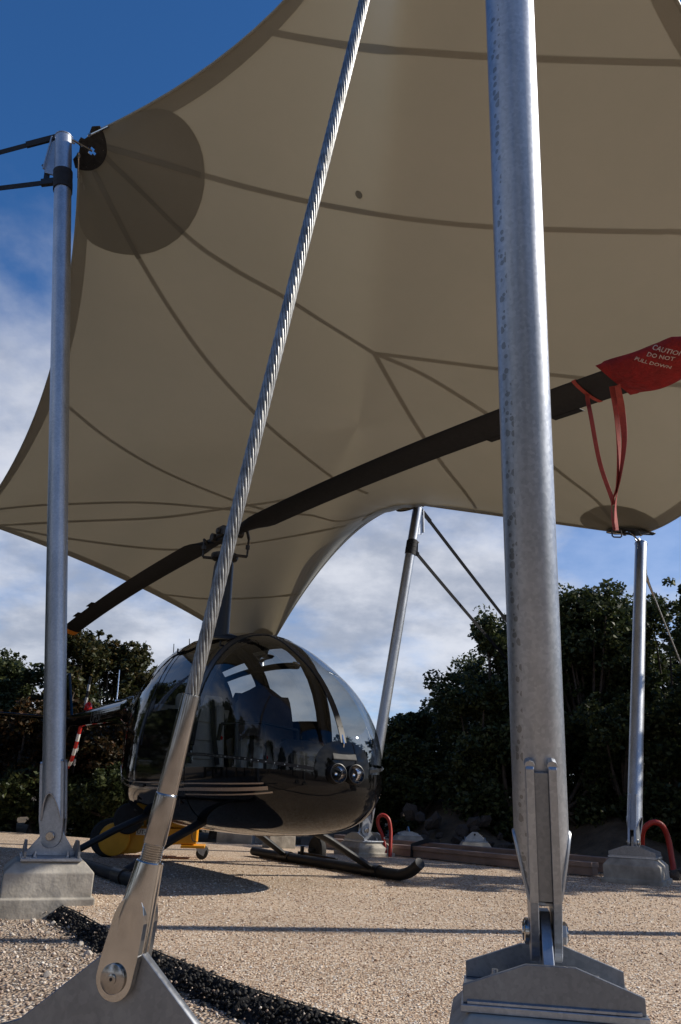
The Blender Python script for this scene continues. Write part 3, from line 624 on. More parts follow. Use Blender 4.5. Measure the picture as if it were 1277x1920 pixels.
def footing(c, piv, az, label):
    az += {'A': .42, 'C': .1}.get(c, 0)
    zt = piv[2] - (.152 if c == 'B' else .125)            # top of the concrete
    t = thing('mast_footing', Matrix.Translation((piv[0], piv[1], 0)) @ rot(az), label, 'footing', 'concrete mast footings')
    mb = MB(); hw = .24; zb = -.12
    rings = [(hw + .02, zb), (hw + .02, .035), (hw, .037), (hw, zt - .055), (hw - .055, zt)]
    for r, z in rings: mb.v += [(-r, -r, z), (r, -r, z), (r, r, z), (-r, r, z)]
    mb.f = [(i * 4 + j, i * 4 + (j + 1) % 4, i * 4 + 4 + (j + 1) % 4, i * 4 + 4 + j) for i in range(len(rings) - 1) for j in range(4)] + [(3, 2, 1, 0), tuple(range(len(rings) * 4 - 4, len(rings) * 4))]
    mb.build('concrete_block', 'concrete', t, bevel=.006)
    MB().box((-.165, -.205, zt + .001), (.165, .205, zt + .017)).build('base_plate', 'galvanised', t, bevel=.002)
    z0 = zt + .018; h = piv[2] - z0
    # hinge lug in the plane of lean
    lug = [(-.137, z0), (.137, z0), (.137, z0 + .02), (.055, z0 + h + .02), (.035, z0 + h + .05), (-.035, z0 + h + .05), (-.055, z0 + h + .02), (-.137, z0 + .02)]
    MB().prism(lug, -.0125, .0125).build('hinge_lug', 'galvanised', t, bevel=.002)
    for s in (-1, 1):
        g = [(-.2, z0), (.2, z0), (.2, z0 + .035), (.055, z0 + .085), (-.055, z0 + .085), (-.2, z0 + .035)]
        MB().prism(g, -.007, .007, Matrix.Translation((s * .145, 0, 0)) @ rot(PI / 2)).build('gusset', 'galvanised_dull', t, bevel=.0015)
        MB().tube([(s * .155, -.19 + .0, z0 + .002), (s * .155, .19, z0 + .003)], .005, 6).build('weld_bead', 'galvanised', t, True)
    for x in (-.09, .09):
        for y in (-.125, .125):
            b = MB().lathe([(.0, z0), (.017, z0), (.017, z0 + .004)], Matrix.Translation((x, y, 0)), 16).lathe([(.013, z0 + .004), (.013, z0 + .017)], Matrix.Translation((x, y, 0)), 6).lathe([(.008, z0 + .017), (.008, z0 + .03)], Matrix.Translation((x, y, 0)), 10)
            b.build('anchor_bolt', 'galvanised', t, True)
    return t
MFR = {}
for c, (pv, tp) in MAST.items():
    pv = Vector(pv); tp = Vector(tp); ax = (tp - pv); L = ax.length; z = ax.normalized()
    hz = Vector((z.x, z.y, 0)).normalized(); az = math.atan2(hz.y, hz.x)
    footing(c, pv, az, FLAB[c])
    M = frame(pv, hz, z); MFR[c] = (M, L)
    t = thing('canopy_mast', M, MLAB[c], 'mast', 'canopy masts')
    sp = 'galvanised_spotted' if c == 'B' else 'galvanised'
    # pipe: the lower end is cut on a slant either side of the fork plates
    mb = MB(); n = 64; zr = [None, .24, .30, L * .5, L - .002]
    for k, zv in enumerate(zr):
        for j in range(n):
            a = 2 * PI * j / n; x, y = PR_ * math.cos(a), PR_ * math.sin(a)
            mb.v.append((x, y, .09 + .15 * max(0, (abs(y) - .036) / .0315) if k == 0 else zv))
    mb.f = [(i * n + j, i * n + (j + 1) % n, i * n + n + (j + 1) % n, i * n + n + j) for i in range(len(zr) - 1) for j in range(n)] + [tuple(range((len(zr) - 1) * n, len(zr) * n))]
    pipe = mb.build('pipe', sp, t, True)
    MB().tube([(PR_ * math.cos(2 * PI * j / 64), PR_ * math.sin(2 * PI * j / 64), .09 + .15 * max(0, (abs(PR_ * math.sin(2 * PI * j / 64)) - .036) / .0315)) for j in range(65)], .0055, 6, False).build('rim_weld', 'galvanised', pipe, True)
    fw_ = .094 if c == 'B' else .073
    if c == 'B': MB().box((-.083, -.0165, .10), (.083, .0165, .40)).build('fork_web', 'galvanised_dull', t, bevel=.001)
    for s in (-1, 1):
        pr = circ(0, 0, .064, 16, PI, 2 * PI, True) + [(fw_, .10), (fw_, .41), (fw_ - .007, .42), (.007 - fw_, .42), (-fw_, .41), (-fw_, .10)]
        fp = MB().prism(pr, -.010, .010, Matrix.Translation((0, s * .027, 0))).build('fork_plate', 'galvanised', t, bevel=.0015)
        MB().tube([(.004 - fw_, s * .027, .417), (0, s * .027, .425), (fw_ - .004, s * .027, .417)], .0125, 8).build('weld_bead', 'galvanised', fp, True)
    R90 = Matrix.Rotation(PI / 2, 4, 'X')
    pin = MB().lathe([(.021, -.055), (.021, .055)], R90, 24).build('hinge_pin', 'stainless', t, True)
    MB().lathe([(.030, .039), (.030, .048), (.024, .052)], R90, 24).build('pin_head', 'stainless', pin, True)
    MB().lathe([(.026, -.039), (.026, -.050), (.024, -.052)], R90, 6 if c == 'B' else 28).build('pin_nut', 'stainless_satin', pin)
    MB().lathe([(.0, 0), (PR_ + .004, 0), (PR_ + .004, .008), (0, .008)], Matrix.Translation((0, 0, L - .001)), 40).build('top_cap', 'galvanised', t, True)
    # guy fin on the outer side
    fin = [(PR_ - .004, L - .02), (PR_ + .02, L - .03), (PR_ + .085, L - .33), (PR_ + .08, L - .36), (PR_ - .004, L - .40)]
    MB().prism(fin, -.008, .008).build('guy_fin', 'galvanised', t, bevel=.001)
    for s in (-.02, .02):
        MB().bar((PR_ + .02, s, L + .005), (PR_ + .088, s, L - .33), .010, .02, (0, 1, 0)).build('fin_flange', 'galvanised', t)
    # link from the mast top to the clamp plate
    P0, bi, nrm, half = CFR[c]; Mi = M.inverted(); e = Mi @ (P0 + bi * .11 + nrm * .012); s0 = Vector((-.02, 0, L + .02))
    dirv = (e - s0).normalized()
    lk = MB().tube([s0 + dirv * .01, e + dirv * .02], .011, 10).build('tension_link', 'stainless', t, True)
    for y in (-.022, .022): MB().bar(s0 + Vector((0, y, -.03)), s0 + Vector((0, y, 0)) + dirv * .07, .035, .008, (0, 1, 0)).build('link_cheek', 'galvanised', lk, bevel=.001)

# -------- straps and guys
def strap_pts(a, b, sag, n=14):
    a = Vector(a); b = Vector(b); return [a.lerp(b, i / n) + Vector((0, 0, -sag * 4 * (i / n) * (1 - i / n))) for i in range(n + 1)]
def ribbon(mb, pts, wd, th, ref=(0, 0, 1), tw=0.):
    pts = [Vector(p) for p in pts]; k = len(pts); b = len(mb.v)
    for i, p in enumerate(pts):
        d = (pts[min(i + 1, k - 1)] - pts[max(i - 1, 0)]).normalized(); x = d.cross(Vector(ref)).normalized(); y = x.cross(d).normalized()
        if tw: q = Matrix.Rotation(tw * i / (k - 1), 3, d); x = q @ x; y = q @ y
        for sx_, sy_ in ((-1, -1), (1, -1), (1, 1), (-1, 1)): mb.v.append(tuple(p + x * sx_ * wd / 2 + y * sy_ * th / 2))
    for i in range(k - 1):
        for j in range(4): mb.f.append((b + i * 4 + j, b + i * 4 + (j + 1) % 4, b + (i + 1) * 4 + (j + 1) % 4, b + (i + 1) * 4 + j))
    mb.f += [(b, b + 3, b + 2, b + 1), (b + (k - 1) * 4, b + (k - 1) * 4 + 1, b + (k - 1) * 4 + 2, b + (k - 1) * 4 + 3)]
    return mb
def wrap_strap(c, zfrac, end, end2, label_low, label_up, grp):
    M, L = MFR[c]
    o = thing('webbing_strap', M @ Vector((0, 0, L - zfrac)), label_low, 'strap', grp)
    zc = L - zfrac
    for k in range(4):
        mb = MB(); n = 40; rr = PR_ + .003 + .0012 * (k % 2); za = zc - .085 + .05 * k
        for j in range(n):
            a = 2 * PI * j / n; dz = .01 * math.sin(a + k)
            for q in ((rr, -.027), (rr + .005, -.027), (rr + .005, .027), (rr, .027)): mb.v.append(tuple(M @ Vector((q[0] * math.cos(a), q[0] * math.sin(a), za + q[1] + dz))))
        mb.f = [(j * 4 + q, j * 4 + (q + 1) % 4, ((j + 1) % n) * 4 + (q + 1) % 4, ((j + 1) % n) * 4 + q) for j in range(n) for q in range(4)]
        mb.build('wrap', 'black_web', o, True, True)
    ev = Vector(end); a0 = M @ Vector((0, 0, zc)); dd = (ev - a0).normalized(); st = a0 + dd * (PR_ + .01)
    ribbon(MB(), strap_pts(st, ev, .03), .05, .004, (0, 1, 0)).build('webbing', 'black_web', o, True, True)
    rb = st + dd * .05
    b = MB().bar(rb - dd * .05, rb + dd * .06, .06, .035, (0, 1, 0)); u = Vector((0, 0, 1))
    b.bar(rb + dd * .02, rb + dd * .03 + u * .17, .045, .015, (0, 1, 0)).bar(rb + dd * .03 + u * .16, rb + dd * .075 + u * .20, .045, .014, (0, 1, 0))
    b.build('ratchet', 'black_satin', o, False, True, bevel=.003)
    o2 = thing('webbing_strap', M @ Vector((0, 0, L)), label_up, 'strap', grp)
    a1 = M @ Vector((.02, 0, L + .025)); ribbon(MB(), strap_pts(a1, Vector(end2), .02), .05, .004, (0, 1, 0)).build('webbing', 'black_web', o2, True, True)
    d2 = (Vector(end2) - a1).normalized()
    ribbon(MB(), [a1 - d2 * .02, a1 + d2 * .3], .058, .02, (0, 1, 0)).build('sleeve', 'black_web', o2, True, True)
wrap_strap('A', .46, (-10.2, 6.15, 4.95), (-10.2, 5.6, 3.3), 'lower black webbing strap ratcheted round the left mast', 'upper black webbing strap tied to the left mast top', 'black webbing straps')
wrap_strap('D', .62, (3.75, 14.0, 2.35), (3.9, 13.2, 2.35), 'lower black webbing strap wrapped round the thin leaning mast', 'upper thin strap from the thin leaning mast top to the trees', 'black webbing straps')
def guy(top, anchor, name, label, r=.009, sock=True):
    top = Vector(top); an = Vector(anchor); t = thing(name, an, label, 'cable', 'steel stay cables'); d = (top - an).normalized(); L = (top - an).length
    MB().tube([an + d * .35, top - d * .22], r, 10).build('wire_rope', 'wire', t, True, True)
    MB().tube([top - d * .30, top - d * .12, top - d * .1, top], [r * 1.5, r * 1.8, r * 2.6, r * 2.4], 14).build('top_socket', 'stainless_satin', t, True, True)
    MB().tube([an, an + d * .12, an + d * .15, an + d * .38], [r * 2.4, r * 2.6, r * 1.7, r * 1.6], 14).build('bottom_socket', 'stainless_satin', t, True, True)
    return t
M, L = MFR['C']; guy(M @ Vector((PR_ + .065, 0, L - .31)), (4.75, 9.3, .22), 'stay_cable', 'thin steel stay cable running down right from the right mast')
M, L = MFR['G']; guy(M @ Vector((PR_ + .065, 0, L - .31)), (7.2, 4.9, .22), 'stay_cable', 'steel stay cable of the mast outside the right edge')

# empty guy footings in the back row
def guy_footing(x, y, az, label, wd=.17, hb=.20, plate_az=0.):
    t = thing('guy_footing', Matrix.Translation((x, y, 0)) @ rot(az), label, 'footing', 'concrete guy footings')
    mb = MB(); rings = [(wd, -.1), (wd, hb - .05), (wd - .035, hb)]
    for r, z in rings: mb.v += [(-r, -r, z), (r, -r, z), (r, r, z), (-r, r, z)]
    mb.f = [(i * 4 + j, i * 4 + (j + 1) % 4, i * 4 + 4 + (j + 1) % 4, i * 4 + 4 + j) for i in range(2) for j in range(4)] + [(3, 2, 1, 0), (8, 9, 10, 11)]
    mb.build('concrete_block', 'concrete', t, bevel=.006)
    MB().box((-wd + .04, -wd + .04, hb + .001), (wd - .04, wd - .04, hb + .012)).build('base_plate', 'galvanised', t)
    P_ = rot(plate_az)
    plate('lug_plate', [[(-.125, 0), (.125, 0), (.115, .03), (.03, .10), (-.03, .10), (-.115, .03)], circ(0, .07, .014, 14)], .016, 'galvanised', t, P_ @ Matrix.Translation((0, 0, hb + .013)) @ Matrix.Rotation(PI / 2, 4, 'X'))
    for s in (-1, 1): MB().prism([(-.12, hb + .012), (.12, hb + .012), (.12, hb + .03), (.03, hb + .055), (-.03, hb + .055), (-.12, hb + .03)], -.005, .005, P_ @ Matrix.Translation((s * .122, 0, 0)) @ rot(PI / 2)).build('gusset', 'galvanised', t)
    return t
guy_footing(1.08, 11.45, .1, 'small concrete guy footing with its steel lug seen edge on', .19, .17, PI / 2)
guy_footing(1.83, 10.5, -.1, 'small concrete guy footing with a pierced triangular steel lug', .19, .16, 0)
guy_footing(4.75, 9.3, .6, 'concrete guy footing anchoring the thin stay cable of the right mast', .17, .15, 0)
guy_footing(7.2, 4.9, 0, 'concrete guy footing far outside the right edge of view', .17, .15, 0)
guy_footing(-.64, 10.75, .35, 'square concrete guy footing seen under the helicopter belly', .17, .19, PI / 2)
guy_footing(-1.28, 11.6, .0, 'wide low concrete guy footing seen under the rear cabin', .24, .17, PI / 2)

# ================================================================== NEAR STAY CABLE AND ITS ANCHOR
PINP = Vector((-.314, 1.38, .34)); TOPP = Vector((.575, .93, 5.60)); AX = (TOPP - PINP).normalized(); CL = (TOPP - PINP).length
nface = Vector((-.32, -.945, .0)); nface = (nface - AX * nface.dot(AX)).normalized()
MC = frame(PINP, AX.cross(nface) * -1, AX)      # local Z along cable, local Y about along the cheek normal
MC = Matrix((nface.cross(AX), nface, AX)).transposed().to_4x4(); MC.translation = PINP
if MC.to_3x3().determinant() < 0: MC = Matrix((AX.cross(nface), nface, AX)).transposed().to_4x4(); MC.translation = PINP
sc = thing('stay_cable', MC, 'thick twisted steel stay cable in the foreground with polished fork end', 'cable', 'steel stay cables')
# strand: twelve laid wires around a core
mb = MB(); s0, s1 = .40, CL - .3; lay = .23; nw = 12; R1 = .0096; rw = .0027; nseg = int((s1 - s0) / lay * 12)
for k in range(nw):
    pts = []
    for i in range(nseg + 1):
        zc = s0 + (s1 - s0) * i / nseg; a = 2 * PI * k / nw - 2 * PI * zc / lay; pts.append((R1 * math.cos(a), R1 * math.sin(a), zc))
    mb.tube(pts, rw, 7, False)
mb.tube([(0, 0, s0), (0, 0, s1)], .0085, 12); mb.build('wire_rope', 'wire', sc, True, auto=0)
MB().lathe([(.0128, .434), (.0148, .433), (.0152, .43), (.0166, .272), (.0162, .27)], None, 40).build('swage_tube', 'stainless_satin', sc, True)
MB().lathe([(.0165, .2725), (.0178, .271), (.0182, .268), (.0182, .196), (.0172, .194)], None, 40).build('swage_stud', 'stainless_satin', sc, True)
prof = []
for i in range(10): zc = .160 + .0035 * i; prof += [(.0152, zc), (.0172, zc + .0012), (.0172, zc + .002), (.0152, zc + .0032)]
MB().lathe([(.0152, .15)] + prof + [(.0152, .198)], None, 40).build('threaded_rod', 'stainless', sc, True, auto=25)
# fork: turned cone above, two flat cheeks below
mb = MB(); n = 48
secs = [(.168, .0200, .0200, 0), (.1665, .0218, .0218, 0), (.12, .0258, .0258, 0), (.085, .0288, .0270, .3), (.05, .0312, .0262, .9), (.030, .0316, .0262, 1)]
for zc, rx, ry, fl in secs:
    for j in range(n):
        a = 2 * PI * j / n; x = rx * math.cos(a); y = ry * math.sin(a); lim = ry * (1 - .22 * fl); y = max(-lim, min(lim, y)); mb.v.append((x, y, zc))
k = len(secs); mb.f = [(i * n + j, i * n + (j + 1) % n, (i + 1) * n + (j + 1) % n, (i + 1) * n + j) for i in range(k - 1) for j in range(n)] + [tuple(range(n)), tuple(range(k * n - 1, (k - 1) * n - 1, -1))]
fork = mb.build('fork_body', 'stainless', sc, True, auto=30)
for s in (-1, 1):
    pr = circ(0, 0, .0318, 24, PI, 2 * PI, True) + [(.0316, .03), (.0295, .06)] + [(.0285 * math.cos(a), .07 + .05 * math.sin(a)) for a in np.linspace(0, PI, 13)] + [(-.0295, .06), (-.0316, .03)]
    MB().prism(pr, -.0062, .0062, Matrix.Translation((0, s * .0155, 0))).build('fork_cheek', 'stainless', sc, bevel=.0008)
RX = Matrix.Rotation(-PI / 2, 4, 'X')
pn = MB().lathe([(.0165, -.0235), (.0165, .022), (.021, .0222), (.021, .0255), (.0195, .0265)], RX, 40).build('clevis_pin', 'stainless_satin', sc, True)
MB().lathe([(.0075, .0266), (.0075, .0285), (.006, .029)], RX, 24).build('pin_screw', 'stainless_satin', pn, True)
MB().lathe([(.0028, .0291), (.0028, .0296)], RX, 6).build('screw_socket', 'black_satin', pn)
MB().lathe([(.014, CL - .36), (.017, CL - .33), (.020, CL - .12), (.026, CL - .1), (.026, CL)], None, 24).build('top_socket', 'stainless_satin', sc, True)
MB().bar(MC.inverted() @ Vector((.30, .86, 5.72)), (0, 0, CL - .01), .05, .012).build('link_plate', 'galvanised', sc)
# anchor plate: triangular galvanised lug in the same plane
tx = Vector((nface.y, -nface.x, 0)).normalized() * -1
if tx.x < 0: tx = -tx
MA = frame((PINP.x, PINP.y, -.06), tx, nface)   # local X along plate, local Y up-ish
MA = Matrix((tx, Vector((0, 0, 1)), tx.cross(Vector((0, 0, 1))))).transposed().to_4x4(); MA.translation = Vector((PINP.x, PINP.y, -.06))
ap = thing('anchor_plate', MA, 'grey triangular galvanised anchor plate holding the foreground stay cable', 'anchor plate')
outline = [(-.25, .0), (-.25, .30), (-.17, .325), (-.012, .442), (.012, .446), (.030, .438), (.33, .19), (.33, 0)]
plate('lug_plate', [outline, circ(0, .40, .0172, 20)], .014, 'galvanised_dull', ap, Matrix.Identity(4), .0015)
plate('cross_plate', [[(-.14, 0), (.14, 0), (.14, .20), (.05, .292), (-.14, .292)]],   .014, 'galvanised_dull', ap, Matrix.Translation((-.255, 0, .02)) @ Matrix.Rotation(PI / 2 - .5, 4, 'Y'), .0015)
MB().box((-.30, -.02, -.2), (.36, .0, .2)).build('base_plate', 'galvanised', ap, bevel=.002)

# ================================================================== HELICOPTER
YAW = .5605
MH = Matrix.Translation((-1.172, 7.63, 0)) @ rot(-(PI / 2 - YAW))
heli = thing('helicopter', MH, 'small glossy black helicopter with two bladed rotor parked on its skids', 'helicopter')
ST = [(2.38, .03, .72, .77, .81), (2.355, .20, .58, .775, .96), (2.28, .36, .48, .78, 1.12), (2.14, .49, .405, .785, 1.31), (1.94, .585, .36, .79, 1.50), (1.66, .64, .335, .795, 1.68), (1.35, .66, .32, .80, 1.84), (1.0, .665, .315, .80, 1.95), (.6, .665, .315, .805, 2.01), (.2, .66, .315, .81, 2.03), (-.2, .65, .325, .82, 2.03), (-.55, .60, .34, .86, 1.98), (-.9, .52, .365, .94, 1.91), (-1.2, .43, .42, 1.05, 1.84), (-1.5, .34, .58, 1.19, 1.78), (-1.8, .26, .88, 1.36, 1.74), (-2.1, .195, 1.20, 1.48, 1.715), (-2.35, .165, 1.355, 1.53, 1.69)]
Fs = np.array([s[0] for s in ST])[::-1]; SV = np.array([s[1:] for s in ST])[::-1]
def st(f):
    """smooth station values at fuselage position f"""
    i = int(np.clip(np.searchsorted(Fs, f) - 1, 0, len(Fs) - 2)); f0, f1 = Fs[i], Fs[i + 1]; t = (f - f0) / (f1 - f0)
    def tan(k):
        k0 = max(k - 1, 0); k1 = min(k + 1, len(Fs) - 1); return (SV[k1] - SV[k0]) / (Fs[k1] - Fs[k0])
    m0, m1 = tan(i) * (f1 - f0), tan(i + 1) * (f1 - f0)
    if i == len(Fs) - 2: m1 = m1 * 1.4
    return (2 * t ** 3 - 3 * t ** 2 + 1) * SV[i] + (t ** 3 - 2 * t ** 2 + t) * m0 + (-2 * t ** 3 + 3 * t ** 2) * SV[i + 1] + (t ** 3 - t ** 2) * m1
NQ = 14
def sect(f, u):
    """u 0..NQ lower quarter (keel to belt), NQ..2NQ upper quarter (belt to roof); left side +y"""
    wd, zb, zm, zt = st(f)
    if u <= NQ:
        a = u / NQ * PI / 2; e = 2 / 2.5; return wd * max(0, math.sin(a)) ** e, zm - (zm - zb) * max(0, math.cos(a)) ** e
    a = (u - NQ) / NQ * PI / 2; e = 2 / 2.35; return wd * max(0, math.cos(a)) ** e, zm + (zt - zm) * max(0, math.sin(a)) ** e
def hp(f, u, side, off=0.):
    y, z = sect(f, u); p = Vector((f, side * y, z))
    if off:
        y1, z1 = sect(f, min(u + .2, 2 * NQ)); y0, z0 = sect(f, max(u - .2, 0)); g1 = sect(min(f + .01, 2.375), u); g0 = sect(f - .01, u)
        du = Vector((0, side * (y1 - y0), z1 - z0)); df = Vector((.02, side * (g1[0] - g0[0]), g1[1] - g0[1])); n_ = df.cross(du)
        if n_.length > 1e-9:
            n_.normalize()
            if n_.dot(Vector((0, p.y, p.z - st(f)[2]))) < 0: n_ = -n_
            p += n_ * off
    return p
FST = sorted(set([round(x, 4) for x in list(np.linspace(-2.35, .95, 56)) + list(np.linspace(.95, 2.1, 26)) + [2.14, 2.18, 2.22, 2.255, 2.285, 2.31, 2.33, 2.345, 2.36, 2.37, 2.38]] + [.95, 1.12, 1.0, .08, .02, -.66, -.72, .14, -.60, -.04]))
def zone(f, u):
    """which piece of skin covers (f,u)"""
    if f > 1.12 and u > NQ + .4 and f < 2.346: return 'glass'
    if .02 < f < 1.12:
        if .14 < f < 1.0 and NQ + 3 < u < NQ + 10: return 'win1'
        if 6 < u < NQ + 11: return 'door1'
    if -.72 < f < .02:
        if -.60 < f < -.04 and NQ + 3 < u < NQ + 9: return 'win2'
        if 6 < u < NQ + 10: return 'door2'
    return 'body'
pieces = {}
for side in (1, -1):
    for i in range(len(FST) - 1):
        fm = (FST[i] + FST[i + 1]) / 2
        for u in range(2 * NQ):
            zn = zone(fm, u + .5); key = ('body', 0) if zn == 'body' else (zn, side)
            if zn == 'glass' and u >= 2 * NQ - 1 and False: key = ('body', 0)
            off = {'door1': .004, 'door2': .004, 'win1': .001, 'win2': .001}.get(zn, 0.)
            pieces.setdefault(key, []).append([hp(FST[a], b, side, off) for a, b in ((i, u), (i + 1, u), (i + 1, u + 1), (i, u + 1))])
def build_patches(name, quads, mat, parent):
    me = bpy.data.meshes.new(name); bm = bmesh.new()
    for q in quads:
        try: bm.faces.new([bm.verts.new(p) for p in q])
        except ValueError: pass
    bmesh.ops.remove_doubles(bm, verts=bm.verts, dist=.0004); bmesh.ops.dissolve_degenerate(bm, dist=.0002, edges=bm.edges)
    bmesh.ops.recalc_face_normals(bm, faces=bm.faces); bm.to_mesh(me); bm.free()
    return link(me, name, mat, parent, True, 50)
body = build_patches('fuselage', pieces[('body', 0)], 'black_paint', heli)
for side in (1, -1):
    build_patches('windshield', pieces[('glass', side)], 'canopy_glass', heli)
    for k in ('1', '2'):
        dr = build_patches('door', pieces[('door' + k, side)], 'black_paint', heli)
        build_patches('window', pieces[('win' + k, side)], 'canopy_glass', dr)
        f0 = .12 if k == '1' else -.62; p = hp(f0, NQ - 2, side, .012)
        MB().box((p.x, p.y - .008, p.z - .012), (p.x + .10, p.y + .008, p.z + .012)).build('handle', 'black_satin', dr, bevel=.003)
# windshield bows: centre strip, door posts, sill strips
def skin_strip(name, path, wd, mat, off=.006, th=.0):
    """ribbon lying on the skin; path is (f,u,side) points"""
    mb = MB(); P = [hp(f, u, s, off) for f, u, s in path]; k = len(P)
    for i, p in enumerate(P):
        d = (P[min(i + 1, k - 1)] - P[max(i - 1, 0)]).normalized(); f, u, s = path[i]
        nn = (hp(f, u, s, .05) - hp(f, u, s, .001)).normalized(); x = d.cross(nn).normalized()
        mb.v += [tuple(p - x * wd / 2 - nn * .008), tuple(p - x * wd / 2), tuple(p + x * wd / 2), tuple(p + x * wd / 2 - nn * .008)]
    mb.f = [(i * 4 + j, i * 4 + j + 1, i * 4 + j + 5, i * 4 + j + 4) for i in range(k - 1) for j in range(3)]
    return mb.build(name, mat, heli, True, auto=40)
skin_strip('center_bow', [(f, 2 * NQ, 1) for f in np.linspace(1.10, 2.35, 48)], .045, 'black_satin')
for s in (1, -1):
    skin_strip('door_post', [(1.12, u, s) for u in np.linspace(NQ + .4, 2 * NQ, 24)], .07, 'black_satin')
    skin_strip('windshield_sill', [(f, NQ + .5, s) for f in np.linspace(1.12, 2.345, 40)], .022, 'black_satin', .004)
    # two-tone stripe along the side and round to the nose
    for du, wd, mt_ in ((-1.55, .010, 'tan_stripe'), (-2.25, .024, 'tan_stripe'), (-2.95, .010, 'tan_stripe')):
        skin_strip('stripe', [(f, NQ + du * (1 if f < 1.6 else 1), s) for f in np.linspace(-1.1, {-1.55: 2.13, -2.25: 2.155, -2.95: 2.18}[du], 60)], wd, mt_, .0035)
scr = MB()
for f in np.linspace(1.2, 2.3, 20):
    for o_ in (-.016, .016): p = hp(f, 2 * NQ, 1, .0065); scr.lathe([(.0, 0), (.0035, 0), (.0035, .0015), (0, .002)], Matrix.Translation((p.x, p.y + o_, p.z)), 6)
scr.build('bow_screws', 'chrome', heli)
for s in (1, -1):
    scr = MB()
    for f in np.linspace(1.2, 2.3, 22): p = hp(f, NQ + .5, s, .0065); scr.lathe([(.0, -.002), (.0035, -.002), (.0035, .0015), (0, .002)], Matrix.Translation(p), 6)
    scr.build('sill_screws', 'chrome', heli)
    for f in (.98, -.02): 
        for u in (NQ - 4, NQ + 9): p = hp(f, u, s, .008); MB().tube([p + Vector((0, 0, -.03)), p + Vector((0, 0, .03))], .008, 8).build('door_hinge', 'black_satin', heli, True)
# nose: mirror bracket, landing lights, ventilation intake
nose = MB()
lb = MB().box((2.22, -.150, .70), (2.345, .150, .84)).build('landing_light_panel', 'black_paint', heli, bevel=.02)
for s in (-1, 1):
    Mx = Matrix.Translation((2.415, s * .073, .770)) @ Matrix.Rotation(PI / 2 - .12, 4, 'Y')
    ll = MB().lathe([(.066, -.085), (.066, .004), (.061, .006), (.060, -.002)], Mx, 32, False).build('landing_light', 'black_satin', heli, True)
    MB().lathe([(.058, .002), (.055, -.014), (.048, -.034), (.036, -.052), (.020, -.063), (.002, -.067)], Mx, 32, False).build('reflector', 'chrome', ll, True)
    MB().lathe([(.010, -.066), (.010, -.030), (.005, -.024)], Mx, 16).build('bulb', 'chrome', ll, True)
MB().prism([(-.02, 0), (.05, 0), (.03, .045), (-.02, .06)], -.10, .10, Matrix.Translation((2.335, 0, .86))).build('nose_intake', 'black_matte', heli, bevel=.008)
MB().tube([(2.34, 0, .90), (2.36, 0, .97), (2.33, 0, 1.03)], .006, 8).build('yaw_string_post', 'chrome', heli, True)
MB().lathe([(.0, -.006), (.030, -.006), (.032, 0), (.0, .006)], Matrix.Translation((1.62, .0, 1.62)) @ Matrix.Rotation(.5, 4, 'Y'), 24).build('compass', 'chrome', heli, True)
# interior
MB().box((-.60, -.44, .44), (1.55, .44, .50)).build('cabin_floor', 'black_matte', heli)
bq = [hp(-.62, u, 1, -.03) for u in np.linspace(1, 2 * NQ - 1, 24)] + [hp(-.62, u, -1, -.03) for u in np.linspace(2 * NQ - 1, 1, 24)]
MB().prism([(p.y, p.z) for p in bq], -.01, .01, Matrix.Translation((-.63, 0, 0)) @ rot(PI / 2)).build('bulkhead', 'black_matte', heli)
def seat(x, y):
    c = MB().box((x - .02, y - .22, .52), (x + .46, y + .22, .80)).build('seat', 'leather', heli, bevel=.05)
    Mb = Matrix.Translation((x - .02, y, .80)) @ Matrix.Rotation(-.17, 4, 'Y')
    b = MB().box((-.07, -.22, -.05), (.05, .22, .66), Mb).build('backrest', 'leather', c, bevel=.045)
    for k in (-1, 1): MB().box((.02, k * .17 - .045, .0), (.085, k * .17 + .045, .56), Mb).build('bolster', 'leather', c, bevel=.03)
    for k in range(3): MB().box((.045, -.115, .08 + .16 * k), (.062, .115, .22 + .16 * k), Mb).build('cushion', 'leather', c, bevel=.007)
    for k in (-1, 1): ribbon(MB(), [Mb @ Vector((.07, k * .09, .6)), Mb @ Vector((.085, k * .1, .3)), Mb @ Vector((.11, k * .13, .03))], .045, .004, (1, 0, 0)).build('belt', 'black_web', c)
for y in (-.29, .29): seat(.52, y); seat(-.52, y)
# dark cover slung over the far front seat
mb = MB(); n = 9
for i in range(n):
    for j in range(n):
        u_, v_ = i / (n - 1), j / (n - 1); x = .62 - .32 * u_; y = .02 + .56 * v_; z = 1.50 + .06 * math.sin(v_ * PI) - .45 * (abs(u_ - .5) * 2) ** 2 + .03 * math.sin(7 * u_ + 9 * v_); mb.v.append((x, y, z))
mb.f = [(i * n + j, i * n + j + 1, (i + 1) * n + j + 1, (i + 1) * n + j) for i in range(n - 1) for j in range(n - 1)]
mb.build('seat_cover', 'brown_cloth', heli, True, auto=0)
ip = MB().prism([(1.72, .48), (1.95, .48), (1.92, .92), (1.80, 1.02), (1.64, .95)], -.17, .17).build('instrument_pod', 'black_matte', heli, bevel=.02)
for k, (y, z) in enumerate([(-.1, .88), (0, .88), (.1, .88), (-.1, .77), (0, .77), (.1, .77)]): MB().lathe([(.040, -.01), (.042, .01), (.036, .012)], Matrix.Translation((1.672 + (z - .77) * -.2, y, z)) @ Matrix.Rotation(-PI / 2, 4, 'Y'), 20).build('gauge', 'black_satin', ip, True)
